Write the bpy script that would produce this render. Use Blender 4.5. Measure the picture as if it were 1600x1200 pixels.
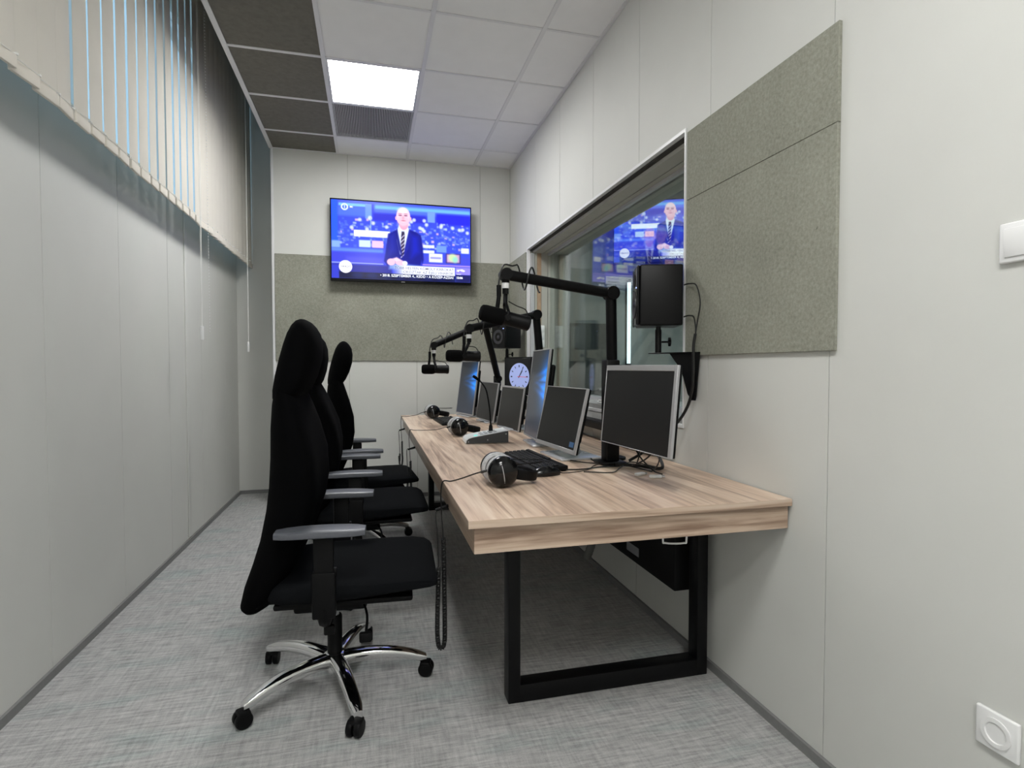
import bpy, bmesh, math, random
import numpy as np
from mathutils import Vector, Matrix

for o in list(bpy.data.objects):
    bpy.data.objects.remove(o, do_unlink=True)
SC = bpy.context.scene
COL = SC.collection
R = math.radians
random.seed(7)

# ------------------------------------------------------------------ camera
F_PX, YAW, PITCH, ROLL, CAM_H = 871.95, 0.2487, 0.0303, -0.0005, 1.17
cam_data = bpy.data.cameras.new('camera')
cam = bpy.data.objects.new('camera', cam_data); COL.objects.link(cam)
fw = Vector((math.sin(YAW)*math.cos(PITCH), math.cos(YAW)*math.cos(PITCH), -math.sin(PITCH)))
rt = Vector((math.cos(YAW), -math.sin(YAW), 0)); up = rt.cross(fw)
r2 = rt*math.cos(ROLL) + up*math.sin(ROLL); u2 = up*math.cos(ROLL) - rt*math.sin(ROLL)
cam.matrix_world = Matrix(((r2.x, u2.x, -fw.x, 0), (r2.y, u2.y, -fw.y, 0), (r2.z, u2.z, -fw.z, CAM_H), (0, 0, 0, 1)))
cam_data.sensor_width = 36.0; cam_data.lens = F_PX/1600*36; cam_data.clip_start = 0.02
SC.camera = cam

# ------------------------------------------------------------------ world (daylight outside the blinds)
W = bpy.data.worlds.new('world'); SC.world = W; W.use_nodes = True
bg = W.node_tree.nodes['Background']
bg.inputs['Color'].default_value = (0.50, 0.78, 1.0, 1); bg.inputs['Strength'].default_value = 1.2

# light levels of the ceiling panels, the added rear one included, and the television
PANEL_STRENGTH = 42.0; NEAR_PANEL_STRENGTH = 39.0
TV_STRENGTH = 1.35
SC.view_settings.view_transform = 'Standard'; SC.view_settings.look = 'None'
SC.view_settings.exposure = 0.0; SC.view_settings.gamma = 1.0
SC.view_settings.use_curve_mapping = False

# ------------------------------------------------------------------ materials
M = {}
def srgb(r, g, b):
    f = lambda c: (c/255/12.92) if c/255 <= 0.04045 else ((c/255+0.055)/1.055)**2.4
    return (f(r), f(g), f(b), 1)
def mat(name, col, rough=0.5, metal=0.0, spec=0.5, noise=None, bump=None, emit=None, coat=0.0):
    m = bpy.data.materials.new(name); m.use_nodes = True; M[name] = m
    nt = m.node_tree; b = nt.nodes['Principled BSDF']
    b.inputs['Base Color'].default_value = col if len(col) == 4 else (*col, 1)
    b.inputs['Roughness'].default_value = rough; b.inputs['Metallic'].default_value = metal
    b.inputs['Specular IOR Level'].default_value = spec
    b.inputs['Coat Weight'].default_value = coat
    if noise:      # (scale, amount)
        tc = nt.nodes.new('ShaderNodeTexCoord'); n = nt.nodes.new('ShaderNodeTexNoise')
        n.inputs['Scale'].default_value = noise[0]; n.inputs['Detail'].default_value = 6
        nt.links.new(tc.outputs['Object'], n.inputs['Vector'])
        mr = nt.nodes.new('ShaderNodeMapRange'); mr.inputs['To Min'].default_value = 1-noise[1]; mr.inputs['To Max'].default_value = 1+noise[1]
        mr.inputs['From Min'].default_value = 0.3; mr.inputs['From Max'].default_value = 0.7
        nt.links.new(n.outputs['Fac'], mr.inputs['Value'])
        mx = nt.nodes.new('ShaderNodeVectorMath'); mx.operation = 'SCALE'
        mx.inputs[0].default_value = b.inputs['Base Color'].default_value[:3]
        nt.links.new(mr.outputs['Result'], mx.inputs['Scale']); nt.links.new(mx.outputs['Vector'], b.inputs['Base Color'])
    if bump:       # (scale, strength, distance)
        tc = nt.nodes.new('ShaderNodeTexCoord'); n = nt.nodes.new('ShaderNodeTexNoise')
        n.inputs['Scale'].default_value = bump[0]; n.inputs['Detail'].default_value = 3
        nt.links.new(tc.outputs['Object'], n.inputs['Vector'])
        bp = nt.nodes.new('ShaderNodeBump'); bp.inputs['Strength'].default_value = bump[1]; bp.inputs['Distance'].default_value = bump[2]
        nt.links.new(n.outputs['Fac'], bp.inputs['Height']); nt.links.new(bp.outputs['Normal'], b.inputs['Normal'])
    if emit:
        b.inputs['Emission Color'].default_value = (*emit[0][:3], 1); b.inputs['Emission Strength'].default_value = emit[1]
    return m

mat('wall', (0.62, 0.622, 0.595), 0.6, noise=(3, .02), bump=(420, .12, .001))
mat('wall_core', (0.30, 0.30, 0.27), 0.8)
mat('slab', (0.55, 0.55, 0.52), 0.9, noise=(4, .05))
mat('skirting', (0.20, 0.20, 0.20), 0.6, noise=(60, .05))
mat('tile_white', (0.84, 0.84, 0.85), 0.9, noise=(8, .015), bump=(300, .1, .001))
mat('tile_dark', (0.155, 0.148, 0.125), 0.95, noise=(35, .10), bump=(220, .3, .002))
mat('tee', (0.72, 0.72, 0.74), 0.4)
mat('alu', (0.62, 0.62, 0.64), 0.35, metal=0.55)
mat('alu_white', (0.74, 0.74, 0.75), 0.4)
mat('groove', (0.035, 0.033, 0.03), 0.8)
mat('reveal', (0.43, 0.42, 0.375), 0.7, noise=(10, .04), bump=(300, .1, .001))
mat('reveal_wood', (0.42, 0.29, 0.19), 0.6, noise=(25, .12))
mat('slat', (0.66, 0.63, 0.57), 0.8, noise=(6, .02), bump=(500, .2, .001))
mat('pocket', (0.74, 0.70, 0.63), 0.8, bump=(500, .2, .001))
mat('white_plastic', (0.80, 0.80, 0.80), 0.28, noise=(30, .01))
mat('white_soft', (0.78, 0.78, 0.76), 0.45)
mat('dark_slot', (0.02, 0.02, 0.02), 0.6)
mat('chair_fabric', (0.0016, 0.0016, 0.0019), 0.95, spec=0.04, noise=(300, .25), bump=(600, .3, .001))
mat('seat_fabric', (0.0052, 0.0058, 0.0068), 0.9, spec=0.06, noise=(300, .2), bump=(600, .3, .001))
mat('black_plastic', (0.003, 0.003, 0.0034), 0.5, spec=0.14, noise=(200, .1))
mat('arm_pad', (0.085, 0.09, 0.105), 0.42, spec=0.6, noise=(150, .05))
mat('chrome', (0.80, 0.80, 0.80), 0.09, metal=1.0)
mat('steel_black', (0.003, 0.003, 0.0035), 0.4, spec=0.22, noise=(80, .1))
mat('arm_black', (0.0025, 0.0025, 0.0028), 0.5, spec=0.15, noise=(200, .1))
mat('foam', (0.004, 0.004, 0.0042), 0.95, spec=0.05, noise=(400, .3), bump=(500, .5, .002))
mat('cable', (0.004, 0.004, 0.004), 0.5)
mat('cable_white', (0.75, 0.75, 0.73), 0.4)
mat('gloss_black', (0.004, 0.004, 0.0045), 0.15, spec=0.35)
mat('velour', (0.45, 0.45, 0.46), 0.95, spec=0.1, noise=(120, .12), bump=(400, .4, .002))
mat('silver_plastic', (0.36, 0.36, 0.37), 0.38, metal=0.25, noise=(120, .02))
mat('screen_off', (0.010, 0.010, 0.0105), 0.38, spec=0.3)
mat('silver_base', (0.62, 0.64, 0.67), 0.25, metal=0.5)
mat('intercom_white', (0.80, 0.82, 0.83), 0.35)
mat('intercom_side', (0.035, 0.037, 0.039), 0.45, noise=(90, .05))
mat('led_green', (0.1, 0.7, 0.6), 0.4, emit=((.15, .9, .75), 1.0))
mat('led_white', (0.8, 0.8, 0.8), 0.3, emit=((.95, .95, 1), .9))
mat('led_blue', (0.3, 0.4, 0.9), 0.3, emit=((.35, .45, 1), 2.5))
mat('ring_white', (0.75, 0.75, 0.75), 0.35)
mat('grey_line', (0.35, 0.35, 0.36), 0.4)
mat('sticker_blue', (0.05, 0.13, 0.28), 0.4)
mat('sticker_grey', (0.25, 0.26, 0.28), 0.5)
mat('key', (0.008, 0.008, 0.009), 0.45, spec=0.3)
mat('clock_screen', (0.012, 0.012, 0.012), 0.3)
mat('clock_face', (0.2, 0.22, 0.35), 0.4, emit=((.34, .42, .78), .70))
mat('cone', (0.03, 0.03, 0.035), 0.4)
mat('clock_mark', (0.02, 0.02, 0.05), 0.5)
mat('clock_red', (0.5, 0.03, 0.06), 0.5, emit=((.6, .05, .1), .5))
mat('panel_diffuser', (0.9, 0.9, 0.9), 0.5, emit=((0.99, 0.99, 0.965), PANEL_STRENGTH))
mat('panel_diffuser_near', (0.9, 0.9, 0.9), 0.5, emit=((0.99, 0.99, 0.965), NEAR_PANEL_STRENGTH))
mat('panel_diffuser_dim', (0.9, 0.9, 0.9), 0.5, emit=((0.93, 0.98, 1.0), 42.0))
mat('tube_glow', (0.9, 0.9, 0.9), 0.5, emit=((0.78, 0.92, 1.0), 2.2))
mat('vent', (0.50, 0.50, 0.49), 0.5, noise=(60, .04))
mat('vent_back', (0.06, 0.06, 0.06), 0.8)
mat('hose_grey', (0.16, 0.16, 0.155), 0.55)
mat('ctrl_wall', (0.42, 0.45, 0.44), 0.7, noise=(3, .03))
mat('ctrl_panel', (0.11, 0.125, 0.125), 0.9, noise=(40, .1), bump=(200, .3, .002))
mat('ctrl_top', (0.55, 0.55, 0.52), 0.4)
mat('ctrl_dark', (0.03, 0.034, 0.036), 0.5)
mat('ledge', (0.26, 0.26, 0.25), 0.6, noise=(200, .12))

def acoustic():
    m = mat('acoustic', (0.2, 0.2, 0.17), 0.95, spec=0.1); nt = m.node_tree; b = nt.nodes['Principled BSDF']
    tc = nt.nodes.new('ShaderNodeTexCoord')
    n1 = nt.nodes.new('ShaderNodeTexNoise'); n1.inputs['Scale'].default_value = 90; n1.inputs['Detail'].default_value = 8; n1.inputs['Roughness'].default_value = 0.7
    n2 = nt.nodes.new('ShaderNodeTexNoise'); n2.inputs['Scale'].default_value = 4; n2.inputs['Detail'].default_value = 4
    nt.links.new(tc.outputs['Object'], n1.inputs['Vector']); nt.links.new(tc.outputs['Object'], n2.inputs['Vector'])
    ad = nt.nodes.new('ShaderNodeMath'); ad.operation = 'MULTIPLY_ADD'; ad.inputs[1].default_value = 0.35
    nt.links.new(n2.outputs['Fac'], ad.inputs[0]); nt.links.new(n1.outputs['Fac'], ad.inputs[2])
    cr = nt.nodes.new('ShaderNodeValToRGB'); e = cr.color_ramp.elements
    e[0].position = 0.42; e[0].color = (0.195, 0.195, 0.162, 1); e[1].position = 0.95; e[1].color = (0.375, 0.375, 0.318, 1)
    nt.links.new(ad.outputs[0], cr.inputs['Fac']); nt.links.new(cr.outputs['Color'], b.inputs['Base Color'])
    bp = nt.nodes.new('ShaderNodeBump'); bp.inputs['Strength'].default_value = .4; bp.inputs['Distance'].default_value = .002
    nt.links.new(n1.outputs['Fac'], bp.inputs['Height']); nt.links.new(bp.outputs['Normal'], b.inputs['Normal'])
acoustic()

def carpet():
    m = mat('carpet', (0.3, 0.3, 0.3), 0.95, spec=0.1); nt = m.node_tree; b = nt.nodes['Principled BSDF']
    tc = nt.nodes.new('ShaderNodeTexCoord')
    def nz(sx, sy, detail, rough=.6):
        mp = nt.nodes.new('ShaderNodeMapping'); mp.inputs['Scale'].default_value = (sx, sy, 1)
        n = nt.nodes.new('ShaderNodeTexNoise'); n.inputs['Scale'].default_value = 1; n.inputs['Detail'].default_value = detail; n.inputs['Roughness'].default_value = rough
        nt.links.new(tc.outputs['Object'], mp.inputs['Vector']); nt.links.new(mp.outputs['Vector'], n.inputs['Vector'])
        return n.outputs['Fac']
    a = nz(9, 95, 4); c = nz(85, 9, 4); d = nz(420, 420, 2); g = nz(2.2, 7.0, 3)
    def mth(op, x, y):
        q = nt.nodes.new('ShaderNodeMath'); q.operation = op
        for i, v in enumerate((x, y)):
            if isinstance(v, (int, float)): q.inputs[i].default_value = v
            else: nt.links.new(v, q.inputs[i])
        return q.outputs[0]
    s = mth('ADD', mth('MULTIPLY', a, .42), mth('ADD', mth('MULTIPLY', c, .26), mth('MULTIPLY', d, .32)))
    cr = nt.nodes.new('ShaderNodeValToRGB'); e = cr.color_ramp.elements
    e[0].position = 0.34; e[0].color = (0.20, 0.20, 0.20, 1); e[1].position = 0.66; e[1].color = (0.58, 0.575, 0.57, 1)
    nt.links.new(s, cr.inputs['Fac'])
    mx = nt.nodes.new('ShaderNodeMix'); mx.data_type = 'RGBA'; mx.blend_type = 'MULTIPLY'
    rp = nt.nodes.new('ShaderNodeValToRGB'); rp.color_ramp.elements[0].position = .52; rp.color_ramp.elements[1].position = .70
    nt.links.new(g, rp.inputs['Fac']); mlt = mth('MULTIPLY', rp.outputs['Color'], .8)
    nt.links.new(mlt, mx.inputs['Factor']); nt.links.new(cr.outputs['Color'], mx.inputs['A']); mx.inputs['B'].default_value = (0.82, 0.93, 0.92, 1)
    nt.links.new(mx.outputs['Result'], b.inputs['Base Color'])
    bp = nt.nodes.new('ShaderNodeBump'); bp.inputs['Strength'].default_value = .5; bp.inputs['Distance'].default_value = .003
    nt.links.new(s, bp.inputs['Height']); nt.links.new(bp.outputs['Normal'], b.inputs['Normal'])
carpet()

def wood(name, axis, dark=1.0):
    m = mat(name, (0.5, 0.4, 0.3), 0.36, spec=0.5); nt = m.node_tree; b = nt.nodes['Principled BSDF']
    tc = nt.nodes.new('ShaderNodeTexCoord')
    def nz(s_long, s_cross, detail, dist=0.0, off=0.0):
        mp = nt.nodes.new('ShaderNodeMapping')
        sc = [s_cross]*3; sc[axis] = s_long; mp.inputs['Scale'].default_value = sc; mp.inputs['Location'].default_value = (off, off, off)
        n = nt.nodes.new('ShaderNodeTexNoise'); n.inputs['Scale'].default_value = 1; n.inputs['Detail'].default_value = detail; n.inputs['Distortion'].default_value = dist
        nt.links.new(tc.outputs['Object'], mp.inputs['Vector']); nt.links.new(mp.outputs['Vector'], n.inputs['Vector']); return n.outputs['Fac']
    a = nz(1.1, 17, 6, 1.6); c = nz(4, 160, 3, .2, 3.0); d = nz(.6, 6.5, 3, .8, 7.0)
    def mth(op, x, y):
        q = nt.nodes.new('ShaderNodeMath'); q.operation = op
        for i, v in enumerate((x, y)):
            if isinstance(v, (int, float)): q.inputs[i].default_value = v
            else: nt.links.new(v, q.inputs[i])
        return q.outputs[0]
    s = mth('ADD', mth('MULTIPLY', a, .52), mth('ADD', mth('MULTIPLY', c, .18), mth('MULTIPLY', d, .30)))
    cr = nt.nodes.new('ShaderNodeValToRGB'); e = cr.color_ramp.elements
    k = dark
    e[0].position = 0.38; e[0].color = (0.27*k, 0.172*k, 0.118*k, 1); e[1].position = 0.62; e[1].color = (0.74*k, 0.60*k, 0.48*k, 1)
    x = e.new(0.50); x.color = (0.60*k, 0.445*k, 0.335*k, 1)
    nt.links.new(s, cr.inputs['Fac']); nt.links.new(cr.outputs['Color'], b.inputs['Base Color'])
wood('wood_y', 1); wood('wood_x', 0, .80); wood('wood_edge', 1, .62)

def glass(name, tint):
    m = bpy.data.materials.new(name); m.use_nodes = True; M[name] = m; nt = m.node_tree; nt.nodes.clear()
    o = nt.nodes.new('ShaderNodeOutputMaterial'); t = nt.nodes.new('ShaderNodeBsdfTransparent'); t.inputs['Color'].default_value = (*tint, 1)
    g = nt.nodes.new('ShaderNodeBsdfGlossy'); g.inputs['Roughness'].default_value = 0.0
    f = nt.nodes.new('ShaderNodeFresnel'); f.inputs['IOR'].default_value = 1.5
    mx = nt.nodes.new('ShaderNodeMixShader')
    ge = nt.nodes.new('ShaderNodeNewGeometry'); io = nt.nodes.new('ShaderNodeMapRange'); io.inputs['To Min'].default_value = 1.5; io.inputs['To Max'].default_value = 1/1.5
    nt.links.new(ge.outputs['Backfacing'], io.inputs['Value']); nt.links.new(io.outputs['Result'], f.inputs['IOR'])
    nt.links.new(f.outputs[0], mx.inputs[0]); nt.links.new(t.outputs[0], mx.inputs[1]); nt.links.new(g.outputs[0], mx.inputs[2])
    nt.links.new(mx.outputs[0], o.inputs['Surface'])
glass('glass', (0.93, 0.96, 0.95)); glass('glass_out', (0.95, 0.98, 1.0))

def picture_mat(name, strength):
    m = bpy.data.materials.new(name); m.use_nodes = True; M[name] = m; nt = m.node_tree; b = nt.nodes['Principled BSDF']
    a = nt.nodes.new('ShaderNodeAttribute'); a.attribute_name = 'picture'
    b.inputs['Base Color'].default_value = (0.01, 0.01, 0.01, 1); b.inputs['Roughness'].default_value = 0.18; b.inputs['Specular IOR Level'].default_value = 0.12
    nt.links.new(a.outputs['Color'], b.inputs['Emission Color']); b.inputs['Emission Strength'].default_value = strength
picture_mat('tv_picture', TV_STRENGTH); picture_mat('desktop_picture', 0.9)
mat('text_white', (0.2, 0.2, 0.2), 0.5, emit=((.85, .9, 1), TV_STRENGTH))
mat('text_grey', (0.03, 0.03, 0.04), 0.5, emit=((.14, .14, .26), .8))

# ------------------------------------------------------------------ mesh helpers
class MB:
    """collects shapes into one mesh"""
    def __init__(s): s.v = []; s.f = []; s.m = []; s.smooth = []; s.cur = 0
    def add(s, vs, fs, smooth=False):
        b = len(s.v); s.v += [tuple(x) for x in vs]
        for f in fs: s.f.append([i+b for i in f]); s.m.append(s.cur); s.smooth.append(smooth)
    def box(s, x0, x1, y0, y1, z0, z1):
        s.add([(x0, y0, z0), (x1, y0, z0), (x1, y1, z0), (x0, y1, z0), (x0, y0, z1), (x1, y0, z1), (x1, y1, z1), (x0, y1, z1)],
              [(0, 3, 2, 1), (4, 5, 6, 7), (0, 1, 5, 4), (1, 2, 6, 5), (2, 3, 7, 6), (3, 0, 4, 7)]); return s
    def rbox(s, x0, x1, y0, y1, z0, z1, r=.004, seg=3, mtx=None):
        """box with rounded edges"""
        bm = bmesh.new(); bmesh.ops.create_cube(bm, size=1)
        for v in bm.verts:
            v.co = Vector(((x0+x1)/2+v.co.x*(x1-x0), (y0+y1)/2+v.co.y*(y1-y0), (z0+z1)/2+v.co.z*(z1-z0)))
        r = min(r, .49*min(x1-x0, y1-y0, z1-z0))
        bmesh.ops.bevel(bm, geom=list(bm.edges), offset=r, segments=seg, profile=.5, affect='EDGES')
        bm.verts.index_update()
        s.add([(mtx @ v.co if mtx else v.co) for v in bm.verts], [[v.index for v in f.verts] for f in bm.faces], True); bm.free(); return s
    def tube(s, pts, r, n=8, cap=True, taper=None):
        P = [Vector(p) for p in pts]; rings = []
        t0 = (P[1]-P[0]).normalized(); a = t0.orthogonal().normalized(); prev = t0
        for i, p in enumerate(P):
            t = (P[min(i+1, len(P)-1)]-P[max(i-1, 0)])
            t = t.normalized() if t.length > 1e-9 else prev
            q = prev.rotation_difference(t); a = (q @ a); a = (a - t*a.dot(t)).normalized(); prev = t
            b = t.cross(a); rr = r[i] if isinstance(r, (list, tuple)) else r
            rings.append([p + (a*math.cos(k*2*math.pi/n)+b*math.sin(k*2*math.pi/n))*rr for k in range(n)])
        vs = [v for g in rings for v in g]; fs = []
        for i in range(len(P)-1):
            for k in range(n): fs.append((i*n+k, i*n+(k+1) % n, (i+1)*n+(k+1) % n, (i+1)*n+k))
        if cap: fs += [tuple(reversed(range(n))), tuple((len(P)-1)*n+k for k in range(n))]
        s.add(vs, fs, True); return s
    def lathe(s, prof, n=24, mtx=None):
        """profile [(radius, z)] about z, then mtx"""
        vs = []; fs = []
        for r, z in prof:
            for k in range(n):
                v = Vector((r*math.cos(k*2*math.pi/n), r*math.sin(k*2*math.pi/n), z)); vs.append(mtx @ v if mtx else v)
        for i in range(len(prof)-1):
            for k in range(n): fs.append((i*n+k, i*n+(k+1) % n, (i+1)*n+(k+1) % n, (i+1)*n+k))
        fs += [tuple(reversed(range(n))), tuple((len(prof)-1)*n+k for k in range(n))]
        s.add(vs, fs, True); return s
    def cyl(s, a, b, r, n=16): return s.tube([a, Vector(a).lerp(Vector(b), .5), b], r, n)
    def prism(s, poly, y0, y1, mtx=None, smooth=False):
        """polygon in xz pushed along y"""
        n = len(poly); vs = [Vector((x, y0, z)) for x, z in poly]+[Vector((x, y1, z)) for x, z in poly]
        if mtx: vs = [mtx @ v for v in vs]
        fs = [tuple(range(n)), tuple(reversed(range(n, 2*n)))]+[(i, i+n, (i+1) % n+n, (i+1) % n) for i in range(n)]
        s.add(vs, fs, smooth); return s
    def loft(s, rings, cap=True):
        n = len(rings[0]); vs = [v for g in rings for v in g]; fs = []
        for i in range(len(rings)-1):
            for k in range(n): fs.append((i*n+k, i*n+(k+1) % n, (i+1)*n+(k+1) % n, (i+1)*n+k))
        if cap: fs += [tuple(reversed(range(n))), tuple((len(rings)-1)*n+k for k in range(n))]
        s.add(vs, fs, True); return s
    def mesh(s, name, mats):
        me = bpy.data.meshes.new(name); me.from_pydata(s.v, [], s.f)
        for k in (mats if isinstance(mats, (list, tuple)) else [mats]): me.materials.append(M[k])
        me.polygons.foreach_set('material_index', s.m); me.polygons.foreach_set('use_smooth', s.smooth)
        bm = bmesh.new(); bm.from_mesh(me); bmesh.ops.recalc_face_normals(bm, faces=bm.faces); bm.to_mesh(me); bm.free()
        if any(s.smooth): me.set_sharp_from_angle(angle=R(38))
        me.update(); return me
    def build(s, name, mats, parent=None, loc=None):
        o = bpy.data.objects.new(name, s.mesh(name, mats)); COL.objects.link(o)
        if parent: o.parent = parent
        if loc: o.location = loc
        return o

def link_mesh(name, me, parent=None, mtx=None):
    o = bpy.data.objects.new(name, me); COL.objects.link(o)
    if parent: o.parent = parent
    if mtx: o.matrix_local = mtx
    return o
def tag(o, label, cat, group=None):
    o['label'] = label; o['category'] = cat
    if group: o['group'] = group
    return o
def thing(name, label, cat, loc=(0, 0, 0), rz=0, group=None):
    o = bpy.data.objects.new(name, None); COL.objects.link(o); o.empty_display_size = .1
    o.location = loc; o.rotation_euler = (0, 0, rz); return tag(o, label, cat, group)
def struct(o): o['kind'] = 'structure'; return o
def empty_struct(name, loc=(0, 0, 0)):
    o = bpy.data.objects.new(name, None); COL.objects.link(o); o.location = loc; o.empty_display_size = .1; return struct(o)
def copy_tree(o, parent=None):
    c = o.copy(); COL.objects.link(c); c.parent = parent
    for ch in list(o.children): copy_tree(ch, c)
    return c
def spline(pts, per=8):
    P = [Vector(p) for p in pts]; P = [P[0]*2-P[1]]+P+[P[-1]*2-P[-2]]; out = []
    for i in range(1, len(P)-2):
        for k in range(per):
            t = k/per; a, b, c, d = P[i-1], P[i], P[i+1], P[i+2]
            out.append(.5*((2*b)+(c-a)*t+(2*a-5*b+4*c-d)*t*t+(3*b-a-3*c+d)*t*t*t))
    out.append(P[-2]); return out
def text_mb(mb, s, size, mtx, align='LEFT', bold=0.0):
    cu = bpy.data.curves.new('lettering', 'FONT'); cu.body = s; cu.size = size; cu.align_x = align; cu.offset = bold; cu.resolution_u = 3
    ob = bpy.data.objects.new('lettering', cu); COL.objects.link(ob)
    bpy.context.view_layer.update()
    me = ob.to_mesh(); mb.add([mtx @ v.co for v in me.vertices], [list(p.vertices) for p in me.polygons])
    ob.to_mesh_clear(); bpy.data.objects.remove(ob, do_unlink=True); bpy.data.curves.remove(cu)

# ------------------------------------------------------------------ the room
XL, XR, YB, H = -1.177, 1.274, 5.085, 3.007
XC, YA, YF, HT = -0.79, 5.58, -1.6, 3.75          # ceiling edge, alcove end, wall behind the viewer, slab height
WY0, WY1, WZ0, WZ1 = 2.09, 4.49, 0.925, 2.145     # studio window
XW = 1.62                                          # far face of the double wall

struct(MB().box(-1.5, 5.0, YF-.2, 6.4, -.12, 0).build('floor', 'carpet'))

def panels(parent, axis, at, thick, spans, seams, holes, z0, z1, sign, gap=.0015):
    """wall covering boards between the seams; holes = [(a0, a1, z0, z1)]; sign = which way the boards face"""
    a0, a1 = spans; cuts = [a0]+[s for s in seams if a0 < s < a1]+[a1]
    for i in range(len(cuts)-1):
        p, q = cuts[i]+gap, cuts[i+1]-gap; pieces = [(p, q, z0, z1)]
        for h in holes:
            nxt = []
            for (b0, b1, c0, c1) in pieces:
                if h[1] <= b0 or h[0] >= b1: nxt.append((b0, b1, c0, c1)); continue
                if b0 < h[0]: nxt.append((b0, h[0], c0, c1))
                if b1 > h[1]: nxt.append((h[1], b1, c0, c1))
                m0, m1 = max(b0, h[0]), min(b1, h[1])
                if c0 < h[2]: nxt.append((m0, m1, c0, h[2]))
                if c1 > h[3]: nxt.append((m0, m1, h[3], c1))
            pieces = nxt
        mb = MB()
        for (b0, b1, c0, c1) in pieces:
            lo, hi = sorted((at, at-sign*thick))
            if axis == 'y': mb.box(lo, hi, b0, b1, c0, c1)
            else: mb.box(b0, b1, lo, hi, c0, c1)
        mb.build('wall_panel', 'wall', parent)

# right wall with the studio window opening
wr = struct(MB().box(XR+.006, XW, YF-.1, WY0, 0, HT).box(XR+.006, XW, WY1, YB+.2, 0, HT).box(XR+.006, XW, WY0, WY1, 0, WZ0).box(XR+.006, XW, WY0, WY1, WZ1, HT).build('wall_right', 'wall_core'))
sr = [-1.03, -.44, .14, .735, 1.326, 1.917, 2.508, 3.085, 3.68, 4.27, 4.86]
panels(wr, 'y', XR, .006, (YF, YB), sr, [(WY0, WY1, WZ0, WZ1)], 0, H+.1, -1)
# back wall
wb = struct(MB().box(XC+.01, XW, YB+.006, YA+.2, 0, HT).build('wall_back', 'wall_core'))
panels(wb, 'x', YB, .006, (XC, XR), [-.177, .408, .99], [], 0, H+.1, -1)
# end of the window alcove
wa = struct(MB().box(-1.5, XC+.0098, YA+.006, YA+.2, 0, HT).build('wall_alcove', 'wall_core'))
panels(wa, 'x', YA, .006, (-1.5, XC), [], [], 0, HT, -1)
struct(MB().box(XC-.004, XC+.0098, YB+.008, YA+.0058, 0, HT).build('wall_return', 'wall'))
# left wall under the window band
LZ = 2.22
wl = struct(MB().box(-1.5, XL-.006, YF-.1, YA+.004, 0, LZ-.001).box(-1.5, XL-.006, YF-.1, .7, LZ-.001, HT).build('wall_left', 'wall_core'))
panels(wl, 'y', XL, .006, (YF, YA), [-1.45, -.8, -.15, .5, 1.15, 1.80, 2.45, 3.105, 3.78, 4.45, 5.12], [(.7, YA, LZ, 9)], 0, HT, 1)
MB().rbox(XL, XL+.008, 4.085, 4.135, .04, LZ-.01, .003).build('cover_strip', 'wall', wl)
MB().box(-1.5, XL+.012, .7, YA, LZ, LZ+.02).build('window_board', 'white_soft', wl)
# wall behind the viewer
wf = struct(MB().box(-1.5, XW, YF-.1, YF-.006, 0, HT).build('wall_front', 'wall_core'))
panels(wf, 'x', YF, .006, (XL, XR), [-.6, 0, .6], [], 0, H+.1, 1)
# skirting
for nm, b in dict(baseboard_left=(XL, XL+.012, YF, YA-.012), baseboard_right=(XR-.012, XR, YF, YB-.012), baseboard_back=(XC, XR, YB-.012, YB), baseboard_alcove=(XL, XC-.004, YA-.012, YA)).items():
    struct(MB().box(*b, 0, .032).build(nm, 'skirting'))
# corner profile at the alcove edge
struct(MB().box(XC-.006, XC+.014, YB-.004, YB, .04, H).box(XC-.0075, XC-.004, YB-.004, YB+.03, .04, H).build('trim_1', 'alu_white'))

# ceiling: slab over, grid of tees, boards
ce = struct(MB().box(-1.5, XW, YF-.1, YA+.2, HT, HT+.15).build('ceiling', 'slab'))
cx = [XC, -.257, .333, .935, XR]
cy = [YB]+[4.705-.583*k for k in range(11)]+[YF]
TZ = H+.004
for i in range(4):
    for j in range(len(cy)-1):
        y1, y0 = cy[j], cy[j+1]
        if (i, j) in ((1, 2), (1, 8), (1, 10), (1, 1)): continue
        MB().box(cx[i]+.004, cx[i+1]-.004, y0+.003, y1-.003, TZ, TZ+.016).build('ceiling_tile', 'tile_dark' if i == 0 else 'tile_white', ce)
for x in cx[1:4]:
    MB().box(x-.012, x+.012, YF, YB, H-.001, TZ-.0005).box(x-.0015, x+.0015, YF, YB, TZ-.0005, TZ+.035).build('main_tee', 'tee', ce)
for j in range(1, len(cy)-1):
    for i in range(4):
        w = .011 if i == 0 else .008
        MB().box(cx[i]+.013, cx[i+1]-.013, cy[j]-w, cy[j]+w, H-.0005, TZ-.0005).build('cross_tee', 'tee', ce)
MB().box(XC-.014, XC+.014, YF, YB-.0005, H-.002, TZ-.0005).box(XC-.016, XC-.0135, YF, YB-.0005, H-.002, H+.06).build('edge_trim', 'tee', ce)
MB().box(XR-.02, XR-.0005, YF, YB-.0005, H-.0008, TZ-.0005).box(XC, XR, YB-.014, YB-.0005, H-.0008, TZ-.0005).build('wall_angle', 'tee', ce)
MB().box(XC-.0135, XC-.010, YF, YB, H+.06, HT).build('pocket_fascia', 'wall_core', ce)

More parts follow.
